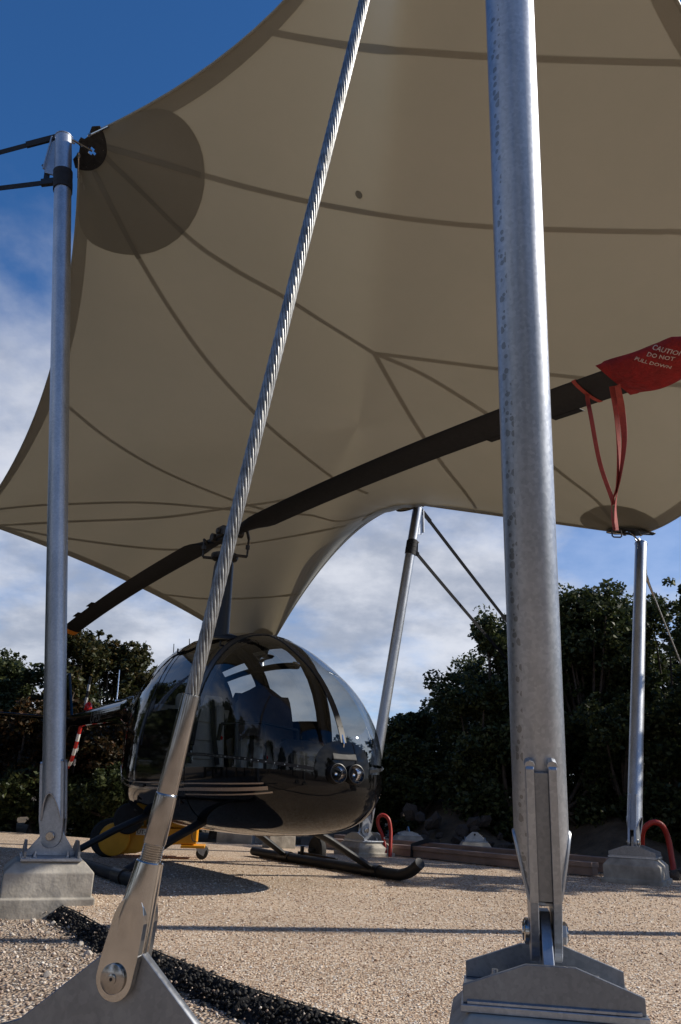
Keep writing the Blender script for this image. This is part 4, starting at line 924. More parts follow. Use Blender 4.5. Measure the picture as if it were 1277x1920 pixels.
MB().tube(spline([(1.2, 0, .52), (1.18, 0, .9), (1.12, 0, 1.13), (1.06, 0, 1.18)], 6), .014, 10).tube([(1.06, -.36, 1.15), (1.06, 0, 1.19), (1.06, .36, 1.15)], .012, 10).tube([(1.06, -.36, 1.15), (1.05, -.37, 1.02)], .017, 10).tube([(1.06, .36, 1.15), (1.05, .37, 1.02)], .017, 10).build('cyclic_stick', 'black_satin', heli, True)
for y, z in ((-.33, 1.05), (.1, .92)): MB().lathe([(.0, -.02), (.018, -.02), (.022, 0), (.0, .02)], Matrix.Translation((1.0, y, z)), 14).build('red_knob', 'red_lens', heli, True)
hdr = MB()
for s in (-1, 1): hdr.tube([hp(f, NQ + 8, s, -.035) for f in np.linspace(.9, -.7, 12)], .03, 8)
for f in (1.07, .03): hdr.tube([hp(f, u, -1, -.035) for u in np.linspace(NQ + 1, 2 * NQ, 10)] + [hp(f, u, 1, -.035) for u in np.linspace(2 * NQ, NQ + 1, 10)], .045, 8)
hdr.build('cabin_frame', 'black_matte', heli, True)
# mast fairing, roof fairing, hub
mb = MB(); n = 36
def foil(t, ch, th, x0):
    a = 2 * PI * t; x = math.cos(a); return (x0 + ch / 2 * x, th / 2 * math.sin(a) * (1.0 if x > 0 else (1 - .75 * x * x)))
for z, ch, th, x0 in ((1.93, .54, .34, -.08), (2.0, .44, .26, -.06), (2.08, .38, .215, -.04), (2.5, .34, .200, -.03), (2.80, .31, .185, -.02), (2.84, .28, .165, -.02)):
    for j in range(n): x, y = foil(j / n, ch, th, x0); mb.v.append((x, y, z))
mb.f = [(i * n + j, i * n + (j + 1) % n, (i + 1) * n + (j + 1) % n, (i + 1) * n + j) for i in range(5) for j in range(n)] + [tuple(range(5 * n, 6 * n))]
mb.build('mast_fairing', 'black_satin', heli, True, auto=40)
HZ = 3.13
MB().tube([(0, 0, 2.8), (0, 0, HZ + .02)], .04, 20).build('rotor_shaft', 'dark_steel', heli, True)
MB().lathe([(.05, 2.86), (.13, 2.87), (.14, 2.89), (.14, 2.92), (.06, 2.94)], None, 28).build('swashplate', 'dark_steel', heli, True)
RA = Matrix.Rotation(math.radians(3.0), 4, 'Z')
hub = MB().box((-.18, -.055, HZ - .05), (.18, .055, HZ + .05), RA).box((-.07, -.09, HZ - .02), (.07, .09, HZ + .085), RA).lathe([(.035, -.12), (.035, .12)], RA @ Matrix.Translation((0, 0, HZ + .03)) @ Matrix.Rotation(PI / 2, 4, 'X'), 18).build('rotor_hub', 'dark_steel', heli, bevel=.012)
for s in (-1, 1):
    MB().lathe([(.045, -.10), (.045, .10)], RA @ Matrix.Translation((s * .15, 0, HZ)) @ Matrix.Rotation(PI / 2, 4, 'X'), 16).build('coning_bolt', 'dark_steel', hub, True)
    MB().tube([RA @ Vector((s * .16, s * .17, 2.90)), RA @ Vector((s * .17, s * .17, HZ - .04))], .011, 8).tube([RA @ Vector((s * .1, 0, 2.90)), RA @ Vector((s * .16, s * .17, 2.90))], .016, 8).tube([RA @ Vector((s * .17, s * .17, HZ - .04)), RA @ Vector((s * .34, s * .05, HZ - .01))], .016, 8).build('pitch_link', 'dark_steel', heli, True)
    MB().lathe([(0, -.02), (.022, -.02), (.022, .02), (0, .02)], RA @ Matrix.Translation((s * .16, s * .17, 3.0)), 14).build('link_weight', 'dark_steel', heli, True)
def bz(r): return HZ - .27 * (r / 5.03) ** 2 - .02 * (r / 5.03) ** 4
def blade_ring(r, s, k=1.0, grow=0.):
    if r < .30: ch, th, rd = .10, .10, 1
    elif r < .72: t = (r - .30) / .42; t = t * t * (3 - 2 * t); ch, th, rd = .12 + .134 * t, .095 - .060 * t, 1 - t
    else: ch, th, rd = .245, .032, 0
    ch += grow * 2; th += grow * 2; out = []; n = 20; pit = .09 * s * 0 + .12
    for j in range(n):
        a = 2 * PI * j / n; cx_ = math.cos(a)
        y = cx_ * ch / 2 - .03 * (1 - rd); z = math.sin(a) * th / 2 * (1 if cx_ > 0 else (1 - (1 - rd) * .8 * cx_ * cx_))
        pt = .22 * s * (1 - rd * .5); y, z = y * math.cos(pt) - z * math.sin(pt), y * math.sin(pt) + z * math.cos(pt)
        out.append(RA @ Vector((s * r, s * y * -1, bz(r) + z)))
    return out
def blade_span(rs, s, grow=0.):
    mb = MB(); n = 20
    for r in rs: mb.v += [tuple(p) for p in blade_ring(r, s, grow=grow)]
    k = len(rs); mb.f = [(i * n + j, i * n + (j + 1) % n, (i + 1) * n + (j + 1) % n, (i + 1) * n + j) for i in range(k - 1) for j in range(n)] + [tuple(range(n - 1, -1, -1)), tuple(range((k - 1) * n, k * n))]
    return mb
for s in (1, -1):
    bl = blade_span([.18, .24, .30, .36, .42, .5, .6, .72] + list(np.linspace(.9, 4.86, 24)), s).build('rotor_blade', 'black_matte', heli, True, auto=40)
    blade_span([4.862, 4.95, 5.03], s, .001).build('blade_tip', 'orange_tip', bl, True, auto=40)
    for r0 in (3.55, 4.1): 
        pts = [blade_ring(r0, s)[10], blade_ring(r0 + .22, s)[10]]; ribbon(MB(), [p + RA @ Vector((0, s * .02, 0)) for p in pts], .05, .004, (0, 0, 1)).build('trim_tab', 'black_matte', bl)
# tail
def boom(f): t = (-2.2 - f) / 3.4; return 1.525 + .045 * t, .172 - .095 * t
MB().tube([(f, 0, boom(f)[0]) for f in np.linspace(-2.2, -5.6, 20)], [boom(f)[1] for f in np.linspace(-2.2, -5.6, 20)], 28).build('tail_boom', 'black_paint', heli, True)
MB().lathe([(0, -.10), (.07, -.08), (.10, 0), (.07, .08), (0, .10)], Matrix.Translation((-5.72, .05, 1.57)) @ Matrix.Rotation(PI / 2, 4, 'X'), 24).build('tail_gearbox', 'black_paint', heli, True)
MB().tube([(-5.72, .05, 1.57), (-5.72, .30, 1.57)], .025, 12).build('tail_rotor_shaft', 'dark_steel', heli, True)
for s in (1, -1):
    a = math.radians(80); dr_ = Vector((math.cos(a) * s, 0, math.sin(a) * s)); c0 = Vector((-5.72, .30, 1.57)); tb = None
    for k, (r0, r1, mt_) in enumerate([(.06, .30, 'black_matte'), (.301, .42, 'white_paint'), (.421, .52, 'black_matte'), (.521, .62, 'white_paint'), (.621, .74, 'black_matte')]):
        q = MB().bar(c0 + dr_ * r0, c0 + dr_ * r1, .105, .018, (0, 1, 0)).build('tail_rotor_blade' if k == 0 else 'band', mt_, heli if tb is None else tb, bevel=.004)
        tb = tb or q
for nm, poly in (('upper_fin', [(-5.15, 1.60), (-5.62, 1.60), (-6.02, 2.32), (-5.72, 2.34)]), ('lower_fin', [(-5.15, 1.54), (-5.62, 1.54), (-5.88, .98), (-5.62, .96)])):
    MB().prism(poly, -.022, .022).build(nm, 'black_paint', heli, bevel=.012)
MB().box((-5.48, -1.28, 1.585), (-5.12, -.06, 1.615)).build('stabilizer', 'black_paint', heli, bevel=.012)
gp = spline([(-4.6, .0, 1.46), (-4.72, .0, 1.2), (-4.95, .02, .98), (-5.3, .04, .88), (-5.8, .06, .86), (-6.35, .08, .88)], 8); gpar = None
for i in range(0, len(gp) - 1, 3):
    seg = gp[i:i + 4]
    o = MB().tube(seg, .026, 12).build('tail_guard' if gpar is None else 'band', 'red_paint' if (i // 3) % 2 == 0 else 'white_paint', heli if gpar is None else gpar, True); gpar = gpar or o
MB().lathe([(.05, 0), (.055, .02), (.05, .08), (.025, .115), (.003, .12)], Matrix.Translation((-4.35, 0, 1.665)), 20).build('beacon', 'red_lens', heli, True)
for f, h, r in ((-3.05, .42, .008), (-1.15, .33, .006), (-.7, .22, .006)):
    z0 = boom(f)[0] + boom(f)[1] - .01 if f < -2 else st(f)[3] - .01
    MB().tube([(f, 0, z0), (f, 0, z0 + .03), (f - .0, 0, z0 + .04), (f - .05, 0, z0 + h)], [.03, .022, r, r * .7], 10).build('antenna', 'chrome' if f < -2 else 'black_satin', heli, True)
letters('registration', 'UHSI', .21, 'grey_letter', heli, Matrix.Translation((-3.55, -.168, 1.43)) @ Matrix.Rotation(PI / 2, 4, 'X'), .15, 1.0)
# landing gear: two cross tubes in fairings, two skids
for f, xs in ((1.02, 1.18), (-.22, -.34)):
    for s in (1, -1):
        MB().tube([(f, s * .30, .47), (f + (xs - f) * .5, s * .70, .28), (xs, s * 1.06, .075)], [.058, .055, .048], 16, True, .55, (1, 0, 0)).build('strut_fairing', 'black_matte', heli, True)
for s in (1, -1):
    sk = MB().tube(spline([(-1.05, s * 1.09, .050), (-.6, s * 1.09, .045), (.6, s * 1.09, .045), (1.45, s * 1.09, .045), (1.60, s * 1.09, .055), (1.72, s * 1.09, .09), (1.83, s * 1.09, .155)], 6), .043, 16).build('skid', 'black_matte', heli, True)
    for xs in (1.18, -.34): MB().tube([(xs - .10, s * 1.09, .047), (xs + .10, s * 1.09, .047)], .052, 16).build('strut_saddle', 'black_satin', sk, True)
    for xs in (-.7, .2, 1.2): MB().box((xs - .16, s * 1.09 - .025, -.002), (xs + .16, s * 1.09 + .025, .012)).build('skid_shoe', 'dark_steel', sk)
MB().tube([(.4, .0, .37), (.4, .0, .30)], .006, 6).build('drain_tube', 'black_satin', heli, True)
# ground handling wheel clipped to the left skid
gw = thing('handling_wheel', MH @ Matrix.Translation((.02, 1.24, .13)), 'black ground handling wheel clipped to the farther skid', 'wheel')
RXX = Matrix.Rotation(PI / 2, 4, 'X')
MB().lathe([(.088, -.03), (.115, -.034), (.130, -.022), (.132, 0), (.130, .022), (.115, .034), (.088, .03)], RXX, 36).build('tyre', 'rubber', gw, True)
rim = MB().lathe([(.0, -.022), (.02, -.024), (.03, -.010), (.085, -.012), (.089, -.028), (.089, .028), (.085, .012), (.03, .01), (.02, .024), (.0, .022)], RXX, 36).build('rim', 'brown_cloth', gw, True)
for k in range(5): a = 2 * PI * k / 5; MB().bar((.015 * math.cos(a), .016, .015 * math.sin(a)), (.084 * math.cos(a), .016, .084 * math.sin(a)), .014, .012, (0, 1, 0)).build('spoke', 'dark_steel', rim)
MB().bar((-.2, -.09, -.045), (.5, -.09, -.055), .045, .03, (0, 1, 0)).bar((-.12, -.1, -.05), (-.12, -.1, .03), .03, .03, (0, 1, 0)).bar((0, -.1, 0), (0, 0, 0), .025, .025).build('lever', 'black_satin', gw, bevel=.004)

# red cover over the near blade tip: a loose bag, mouth cut on the slant
BD = (MH.to_3x3() @ (RA.to_3x3() @ Vector((1, 0, 0)))).normalized(); BH = MH @ Vector((0, 0, 0))
def bp(r, lat=0., dz=0.):
    """world point on the near blade: span r, lateral offset towards the camera side, height offset"""
    lv = Vector((-BD.y, BD.x, 0)) * -1
    return Vector((BH.x, BH.y, bz(min(r, 5.03)))) + BD * r + lv * lat + Vector((0, 0, dz))
r_in = 4.65
cov = thing('blade_cover', bp(r_in), 'red fabric rotor blade tip cover with white caution lettering', 'blade cover')
mb = MB(); n = 28; NS = 26
for i in range(NS + 1):
    t = i / NS; r = r_in + .53 * t
    hh = .028 + .036 * math.sin(min(1, t * 2.5) * PI / 2) * (1 - .5 * t) ; hc = .150 - .02 * t - (.05 * max(0, t - .85) / .15)
    for j in range(n):
        a = 2 * PI * j / n; y = hc * math.copysign(abs(math.cos(a)) ** .8, math.cos(a)); z = hh * math.sin(a)
        z -= (.008 * math.sin(min(1, t * 1.6) * PI)) if z < 0 else 0
        z -= .27 * -y * (1 - .5 * t) * -1 if False else 0
        z += .006 * math.sin(9 * t + 2 * a) * (t > .1)
        rr = r + .07 * (1 - t) * (-z / .10)
        lat = y - .02 + .12 * z; z += .25 * y
        mb.v.append(tuple(bp(r, lat, z + .0) + BD * (rr - r)))
mb.f = [(i * n + j, i * n + (j + 1) % n, (i + 1) * n + (j + 1) % n, (i + 1) * n + j) for i in range(NS) for j in range(n)] + [tuple(range(NS * n, (NS + 1) * n))]
sleeve = mb.build('sleeve', 'red_cloth', cov, True, True, auto=50)
# hand painted lettering, wrapped onto the face of the bag that looks down to the camera side
me_v = [Vector(v) for v in mb.v]; cbvh = BVHTree.FromPolygons(me_v, [f for f in mb.f])
lv = Vector((BD.y, -BD.x, 0)); facen = (lv * .80 + Vector((0, 0, -.60))).normalized(); ex = BD; ey = facen.cross(ex)
def paint(txt, r, dn, size, ang):
    cu = bpy.data.curves.new('lettering', 'FONT'); cu.body = txt; cu.size = size; cu.shear = .25; cu.resolution_u = 2; cu.offset = .0006
    me = curve_mesh(cu); c0 = bp(r, .10, 0) + ey * dn; ca, sa = math.cos(ang), math.sin(ang); inv = pmx(cov).inverted()
    bmx = bmesh.new(); bmx.from_mesh(me); bmesh.ops.triangulate(bmx, faces=bmx.faces); bmesh.ops.subdivide_edges(bmx, edges=[e for e in bmx.edges if e.calc_length() > .012], cuts=2, use_grid_fill=False)
    for v in bmx.verts:
        p = c0 + ex * (v.co.x * ca - v.co.y * sa) + ey * (v.co.x * sa + v.co.y * ca) + facen * .4
        h, nn, ii, dd = cbvh.ray_cast(p, -facen)
        if h is None: h, nn, ii, dd = cbvh.find_nearest(p - facen * .4)
        v.co = inv @ (h + facen * .003)
    bmx.to_mesh(me); bmx.free(); me.name = 'lettering'
    return link(me, 'lettering', 'faded_white', cov)
paint('CAUTION', 4.985, .034, .036, -.72); paint('DO NOT', 4.945, .008, .034, -.68); paint('PULL DOWN', 4.875, .010, .031, -.80)
# tether: two webbing falls joined at a buckle
def fall(pts, wd, tw): return ribbon(MB(), spline(pts, 8), wd, .003, (0, 1, 0), tw)
ring = Vector((1.53, 4.03, 2.05))
fall([MH @ blade_ring(4.468, 1, grow=.006)[15], MH @ blade_ring(4.468, 1, grow=.006)[15] + Vector((.003, 0, -.06)), (1.415, 3.95, 2.72), (1.46, 4.0, 2.45), (1.515, 4.02, 2.25), (1.525, 4.02, 2.20)], .024, .9).build('tether', 'red_web', cov, True, True)
mb = MB(); r0_ = [MH @ p for p in blade_ring(4.455, 1, grow=.006)]; r1_ = [MH @ p for p in blade_ring(4.482, 1, grow=.006)]
mb.v = [tuple(p) for p in r0_ + r1_]; mb.f = [(j, (j + 1) % 20, 20 + (j + 1) % 20, 20 + j) for j in range(20)]
mb.build('tether_loop', 'red_web', cov, True, True, auto=60)
fall([bp(4.70, .02, -.06), (1.565, 3.87, 2.72), (1.585, 3.93, 2.55), (1.56, 3.98, 2.35), (1.535, 4.02, 2.2), ring], .036, 2.6).build('tether', 'red_web', cov, True, True)
fall([bp(4.655, .0, -.045), (1.545, 3.90, 2.68), (1.56, 3.96, 2.5), (1.545, 4.0, 2.3), (1.515, 4.03, 2.2), ring + Vector((-.012, 0, 0))], .036, -1.6).build('tether', 'red_web', cov, True, True)
bk_ = MB().tube([ring + Vector((.026 * sx_, 0, .018 * sz_ - .02)) for sx_, sz_ in ((-1, 1), (-1, -.6), (-.7, -1), (.7, -1), (1, -.6), (1, 1), (-1, 1))], .0045, 8, True); bk_.build('buckle', 'dark_steel', cov, True, True)

# ================================================================== TOW TUG
tug = thing('tow_tug', Matrix.Translation((-1.80, 8.45, 0)) @ rot(.12) @ Matrix.Scale(1.07, 4), 'small yellow battery tow tug parked under the helicopter', 'tow tug')
RXX = Matrix.Rotation(PI / 2, 4, 'X')
def wheel(x, y, z, r, wd, name='wheel', rimmat='black_satin', par=None):
    M_ = Matrix.Translation((x, y, z)) @ RXX
    wl = MB().lathe([(r * .62, -wd / 2), (r * .9, -wd / 2), (r, -wd * .32), (r, wd * .32), (r * .9, wd / 2), (r * .62, wd / 2)], M_, 36).build(name, 'rubber', par or tug, True)
    MB().lathe([(0, -wd * .42), (r * .2, -wd * .44), (r * .55, -wd * .3), (r * .64, -wd * .45), (r * .64, wd * .45), (r * .55, wd * .3), (r * .2, wd * .44), (0, wd * .42)], M_, 30).build('rim', rimmat, wl, True)
    return wl
wheel(-.36, -.10, .165, .165, .11); wheel(-.36, .32, .165, .165, .11)
wheel(-.19, -.19, .335, .135, .09, 'spare_wheel', 'black_satin')
MB().lathe([(0, -.012), (.135, -.012), (.142, 0), (.135, .012), (0, .012)], Matrix.Translation((-.30, -.185, .155)) @ RXX, 40).build('wheel_cover', 'yellow_paint', tug, True)
MB().prism([(-.32, .02), (-.10, .04), (.10, .10), (.30, .13), (.44, .13), (.44, .26), (.20, .26), (-.02, .27), (-.20, .22), (-.36, .29)], -.150, -.10).build('side_arm', 'yellow_paint', tug, bevel=.006)
MB().prism([(-.32, .06), (.44, .13), (.44, .26), (-.02, .27), (-.36, .26)], .10, .27).build('side_arm', 'yellow_paint', tug, bevel=.006)
bodyb = MB().box((-.05, -.098, .12), (.42, .098, .262)).build('battery_box', 'yellow_paint', tug, bevel=.008)
MB().box((.02, -.14, .268), (.33, .14, .300)).build('box_lid', 'yellow_paint', tug, bevel=.006)
MB().box((.30, -.16, .095), (.52, .16, .118)).build('caster_plate', 'yellow_paint', tug, bevel=.003)
for y in (-.12, .12):
    c_ = wheel(.50, y, .055, .055, .035, 'caster_wheel', 'galvanised')
    for s in (-1, 1): MB().prism([(.475, .05), (.515, .03), (.54, .095), (.44, .095)], -.003, .003, Matrix.Translation((0, y + s * .023, 0))).build('caster_fork', 'galvanised', c_)
MB().tube(spline([(.24, -.05, .30), (.28, -.05, .38), (.40, -.05, .42), (.46, -.05, .36), (.48, -.05, .27)], 6), .009, 8).tube(spline([(-.05, -.05, .26), (-.06, -.05, .45), (.0, -.05, .47), (.08, -.05, .46)], 6), .012, 8).build('handle', 'yellow_paint', tug, True)
MB().tube(spline([(.40, -.165, .26), (.395, -.168, .2), (.41, -.166, .16), (.45, -.165, .15)], 6), .004, 6).build('power_lead', 'black_web', tug, True)
MB().tube([(-.1, -.1, .34), (-.105, -.1, .39), (-.12, -.1, .41)], .008, 8).build('valve_lever', 'chrome', tug, True)
MB().box((-.115, -.1515, .196), (.05, -.1505, .25)).build('label_plate', 'white_paint', tug)
letters('lettering', 'UT-44', .05, 'black_letter', tug, Matrix.Translation((-.108, -.1525, .206)) @ RXX, 0, 1.0)

# ================================================================== RAILS, HOSES
def dolly_rail(a, b, wd, h, z0, label):
    a = Vector((*a, z0)); b = Vector((*b, z0)); t = thing('dolly_rail', Matrix.Translation(a) @ rot(math.atan2(b.y - a.y, b.x - a.x)), label, 'rail', 'steel dolly rails'); L = (b - a).length
    MB().prism([(0, 0), (L, 0), (L, h * .62), (0, h * .62)], -wd * .36, wd * .36).build('web', 'beam_steel', t, bevel=.003)
    MB().box((-.003, -wd / 2, h * .63), (L + .003, wd / 2, h)).build('top_flange', 'beam_steel', t, bevel=.004)
    for k in range(5): MB().box((L * (k + .5) / 5 - .05, -wd * .42, -z0 - .02), (L * (k + .5) / 5 + .05, wd * .42, -.001)).build('packer', 'bark', t)
    return t, L
t1, L1 = dolly_rail((-.10, 11.05), (2.52, 7.98), .13, .115, .01, 'long brown steel rail lying along the far pad edge, nearer of two')
t2, L2 = dolly_rail((.12, 11.22), (2.72, 8.16), .13, .13, .03, 'long brown steel rail behind its pair along the far pad edge')
tr = thing('tie_strap', Matrix.Translation((1.02, 9.75, 0)) @ rot(math.atan2(-3.07, 2.62)), 'black strap tied round the brown rails', 'strap')
mb = MB(); ring_ = [(0, -.08, .01), (0, -.078, .132), (0, .16, .178), (0, .38, .172), (0, .385, .02)]
ribbon(mb, [Vector(p) for p in ring_], .05, .006, (1, 0, 0)).build('loop', 'black_web', tr)
def hose(pts, r, label, loc):
    t = thing('red_hose', loc, label, 'hose', 'red hose loops'); o = MB().tube(spline(pts, 8), r, 14).build('tube', 'red_hose', t, True, True); return t
hose([(.66, 9.78, -.02), (.655, 9.80, .12), (.62, 9.86, .24), (.575, 9.88, .34), (.585, 9.88, .42), (.64, 9.88, .445), (.70, 9.87, .40), (.725, 9.85, .28), (.72, 9.80, .12), (.715, 9.76, -.02)], .021, 'narrow standing loop of red hose beside the thin mast footing', (.68, 9.78, 0))
hose([(3.28, 8.62, -.02), (3.22, 8.58, .15), (3.19, 8.52, .33), (3.215, 8.48, .43), (3.30, 8.46, .49), (3.39, 8.46, .46), (3.445, 8.48, .34), (3.45, 8.45, .15), (3.44, 8.4, -.02)], .028, 'wide standing loop of red hose behind the right mast footing', (3.35, 8.5, 0))

# ================================================================== TREES
def leaves(C, R_, per, size):
    n = len(C) * per; c = np.repeat(C, per, 0); r = np.repeat(R_, per)
    d = rng.normal(size=(n, 3)); d /= np.linalg.norm(d, axis=1)[:, None]; c = c + d * (r * rng.uniform(.25, 1, n) ** .6)[:, None] * np.array([1, 1, .8])
    a = rng.normal(size=(n, 3)); a[:, 2] *= .7; a /= np.linalg.norm(a, axis=1)[:, None]
    b = np.cross(a, rng.normal(size=(n, 3))); b /= np.linalg.norm(b, axis=1)[:, None]
    l = (size * rng.uniform(.6, 1.3, n))[:, None]; nn = np.cross(a, b) * l * .12
    Vv = np.stack([c - a * l * .5, c + b * l * .28 + nn, c + a * l * .5, c - b * l * .28 + nn], 1).reshape(-1, 3)
    return Vv, np.arange(n * 4).reshape(-1, 4)
TREE_N = 0
def tree(x, y, top, rx, base, mat, label, cat='tree', dens=1.0, size=.085, group=None, ry=None, lobes=9, name='oak_tree'):
    global TREE_N; TREE_N += 1; rr = random.Random(TREE_N * 17); z0 = -.05 + max(0, min(.8, (y - 13) * .04))
    t = thing(name, (x, y, z0), label, cat, group); h = top - z0; ry = ry or rx
    # trunk and limbs
    cz = (base + h) / 2; mb = MB(); lean = Vector((rr.uniform(-.15, .15), rr.uniform(-.15, .15), 0))
    mb.tube([(0, 0, -.1), lean * .3 + Vector((0, 0, h * .25)), lean + Vector((0, 0, h * .62))], [.05 + h * .018, .04 + h * .013, .03], 10)
    lob = []
    for k in range(lobes):
        a = rr.uniform(0, 2 * PI); q = rr.uniform(.15, .95) ** .6; zz_ = base + (h - base) * rr.uniform(.12, .92); sq = math.sqrt(max(.05, 1 - ((zz_ - cz) / ((h - base) / 2 + .01)) ** 2 * .8))
        p = Vector((rx * q * math.cos(a) * sq, ry * q * math.sin(a) * sq, zz_)); lob.append((p, rr.uniform(.28, .52) * min(rx, 1.3)))
    lob.append((Vector((lean.x, lean.y, h - .30 * min(rx, 1.2))), .32 * min(rx, 1.2)))
    for p, r in lob: mb.tube(spline([lean * .5 + Vector((0, 0, h * .3)), p * .5 + Vector((0, 0, h * .12)), p], 3), [.035, .03, .026, .022, .018, .014, .008], 6)
    mb.build('trunk', 'bark', t, True)
    C = []; R_ = []
    for p, r in lob:
        m_ = int(16 * dens)
        for k in range(m_):
            d = Vector((rr.gauss(0, 1), rr.gauss(0, 1), rr.gauss(0, .9))).normalized() * r * rr.uniform(.35, 1.12); C.append(tuple(p + d)); R_.append(rr.uniform(.10, .24) * min(1.2, .55 + rx * .4))
    # sprigs that break the outline
    for k in range(int(22 * dens)):
        p, r = rr.choice(lob); d = Vector((rr.gauss(0, 1), rr.gauss(0, 1), abs(rr.gauss(.3, 1)))).normalized(); C.append(tuple(p + d * r * rr.uniform(1.15, 1.5))); R_.append(rr.uniform(.05, .11))
    Vv, Fv = leaves(np.array(C), np.array(R_), int(46), size)
    npmesh('crown', Vv, Fv, mat, t, False)
    return t
GR = 'evergreen trees behind the pad'
tree(2.75, 13.7, 3.75, 1.0, .2, 'leaf_evergreen', 'dark evergreen tree left of the big mast with straps reaching into it', group=GR, dens=1.35, lobes=24)
tree(3.45, 13.6, 3.95, 1.0, .2, 'leaf_evergreen', 'dark evergreen tree directly behind the big mast', group=GR, dens=1.35, lobes=24)
tree(4.05, 12.6, 3.95, 1.0, .2, 'leaf_evergreen', 'dark evergreen tree just right of the big mast with sunlit top', group=GR, dens=1.35, lobes=24)
tree(4.75, 13.1, 3.85, 1.0, .2, 'leaf_evergreen', 'dark evergreen tree between the big mast and the right mast', group=GR, dens=1.35, lobes=24)
tree(5.35, 12.6, 3.85, 1.0, .2, 'leaf_evergreen', 'dark evergreen tree behind the right mast', group=GR, dens=1.35, lobes=24)
tree(5.05, 9.9, 3.75, .62, .3, 'leaf_evergreen', 'evergreen tree cut by the right edge of the photo', group=GR, dens=1.3, lobes=12)
tree(2.30, 12.7, 2.40, .62, .15, 'leaf_evergreen', 'lower evergreen bush on the left flank of the big tree', 'bush', dens=1.2, group=GR, name='evergreen_bush')
tree(1.12, 14.0, 1.75, .5, .1, 'leaf_evergreen', 'low bush next to the thin leaning mast', 'bush', group=GR, dens=1.1, lobes=8, name='evergreen_bush')
tree(1.46, 14.4, 2.10, .36, .1, 'leaf_evergreen', 'slender pointed bush between the thin mast and the big tree', 'bush', group=GR, dens=1.0, lobes=8, name='evergreen_bush')
tree(2.02, 14.6, 2.15, .62, .1, 'leaf_evergreen', 'rounded pale bush left of the big evergreen tree', 'bush', group=GR, dens=1.2, lobes=9, name='evergreen_bush')
for i, (x, y, tp, r, lb) in enumerate([(1.5, 13.2, 1.45, .55, 'low dark bush above the pierced guy footing'), (2.6, 12.2, 1.6, .7, 'low dark bush left of the big mast foot'), (3.4, 12.0, 1.9, .7, 'dark bush behind the big mast foot'), (4.1, 11.6, 2.0, .7, 'dark bush right of the big mast at rail level'), (4.7, 11.2, 2.0, .7, 'dark bush behind the right mast foot'), (4.75, 10.6, 1.5, .6, 'dark bush at the right edge behind the red hose'), (.75, 13.8, 1.3, .45, 'low bush right behind the helicopter nose')]):
    tree(x, y, tp, r, .0, 'leaf_evergreen', lb, 'bush', group='dark undergrowth bushes', dens=1.25, lobes=10, name='undergrowth_bush')
GL = 'oaks at the left edge of the pad'
tree(-6.45, 15.0, 2.9, .85, .4, 'leaf_evergreen', 'green oak at the far left edge of the photo', group=GL, dens=1.3, lobes=18)
tree(-5.65, 14.6, 2.70, .6, .3, 'leaf_evergreen', 'green oak just left of the tall left mast', group=GL, dens=1.3, lobes=16)
tree(-4.85, 14.1, 3.40, .62, .4, 'leaf_autumn', 'taller turning oak right behind the tall left mast', group=GL, dens=1.3, lobes=18)
tree(-4.15, 14.9, 3.30, .72, .4, 'leaf_autumn', 'rounded turning oak above the helicopter tail boom', group=GL, dens=1.3, lobes=20)
tree(-3.45, 14.8, 2.55, .62, .3, 'leaf_autumn', 'lower turning oak touching the rear of the cabin', group=GL, dens=1.3, lobes=16)
tree(-2.6, 15.2, 2.2, .8, .2, 'leaf_evergreen', 'green oak hidden behind the helicopter cabin', group=GL, dens=1.0, lobes=10)
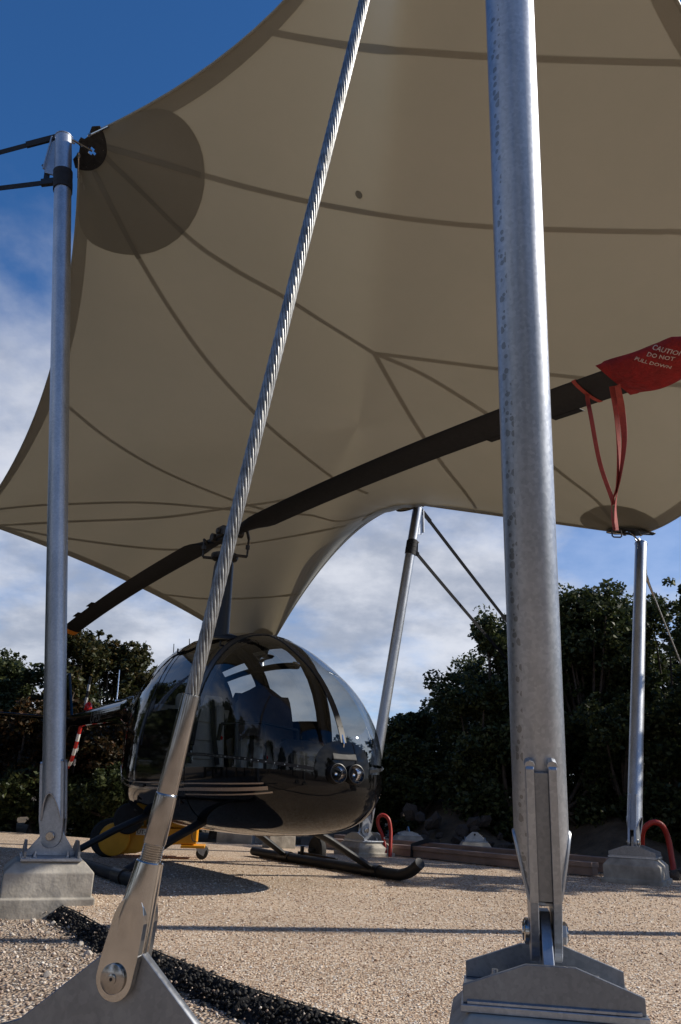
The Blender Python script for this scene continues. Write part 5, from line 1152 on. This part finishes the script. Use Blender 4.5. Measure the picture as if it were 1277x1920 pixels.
for i, (x, y, tp, r, mt_, lb) in enumerate([(-5.9, 13.4, 1.9, .75, 'leaf_rust', 'brownish bush at the left edge under the stabiliser'), (-5.0, 13.2, 1.9, .7, 'leaf_rust', 'brownish bush left of the tall mast foot'), (-4.3, 13.4, 2.0, .6, 'leaf_rust', 'brownish bush behind the red and white tail guard'), (-3.6, 13.2, 1.7, .6, 'leaf_rust', 'brownish bush right of the tail guard'), (-2.9, 13.6, 1.5, .65, 'leaf_evergreen', 'green bush beneath the rear cabin'), (-4.6, 12.9, .9, .6, 'leaf_evergreen', 'low green bush above the tug wheel'), (-3.4, 12.7, .9, .6, 'leaf_evergreen', 'low green bush behind the tug'), (-1.9, 13.6, 1.2, .65, 'leaf_evergreen', 'low green bush behind the helicopter belly'), (-.7, 14.2, 1.2, .7, 'leaf_evergreen', 'low green bush behind the helicopter nose'), (.1, 14.2, 1.25, .6, 'leaf_evergreen', 'low green bush left of the thin mast foot')]):
    tree(x, y, tp, r, .0, mt_, lb, 'bush', group='bushes along the left pad edge', dens=1.2, lobes=10, name='undergrowth_bush')
# evergreens to the right of the view that shade the far corner of the pad
for x, y, tp, lb in ((6.9, 8.1, 4.3, 'evergreen outside the view to the right, nearest'), (7.4, 9.6, 4.8, 'evergreen outside the view to the right, middle'), (6.4, 11.2, 4.2, 'evergreen outside the view to the right, farthest')):
    tree(x, y, tp, 1.2, .2, 'leaf_evergreen', lb, group='evergreens outside the right edge', dens=.9, lobes=12, size=.12)

# oaks all round the clearing, out of the frame but mirrored in the black paint and the steel; and a back row that closes the gaps
def copy_tree(src, x, y, k, rz, label, group):
    r = src.copy(); col.objects.link(r); r.matrix_world = Matrix.Translation((x, y, -.08)) @ rot(rz) @ Matrix.Scale(k, 4); r['label'] = label; r['group'] = group
    for ch in src.children: q = ch.copy(); col.objects.link(q); q.parent = r
    return r
src = [o for o in bpy.data.objects if o.name.startswith('oak_tree') and o.parent is None]
for k, (x, y, sc_) in enumerate([(-9.5, 9.5, 1.3), (-10.5, 6.0, 1.5), (-10.0, 2.2, 1.5), (-9.0, -2.0, 1.5), (-6.5, -5.5, 1.5), (-2.5, -7.5, 1.6), (2.0, -8.0, 1.6), (6.5, -6.5, 1.4), (10.5, -4.0, 1.2), (-12, 12, 1.5), (-8.6, 13.2, 1.3), (-9.0, 7.6, 1.2), (-11.5, 9.0, 1.6), (-13, 15.5, 1.6), (-9.6, 4.2, 1.3), (-15, 11, 1.8)]):
    copy_tree(src[k % 5], x, y, sc_, k * 1.3, 'oak standing round the clearing outside the photo', 'oaks round the clearing')
for k, (x, y, sc_) in enumerate([(3.0, 17.5, 1.0), (4.6, 17.0, 1.05), (6.2, 16.6, 1.05), (7.6, 16.0, 1.05), (1.6, 18.5, .62), (.2, 19, .55), (-1.6, 19.5, .6), (-8.2, 18.5, .9), (-6.2, 19, .9), (-4.6, 18.5, .85), (-3.2, 19, .75)]):
    copy_tree(src[k % 5], x, y, sc_, k * 2.1 + .4, 'oak in the back row glimpsed between the nearer trees', 'oaks in the back row')

bpy.context.view_layer.update()
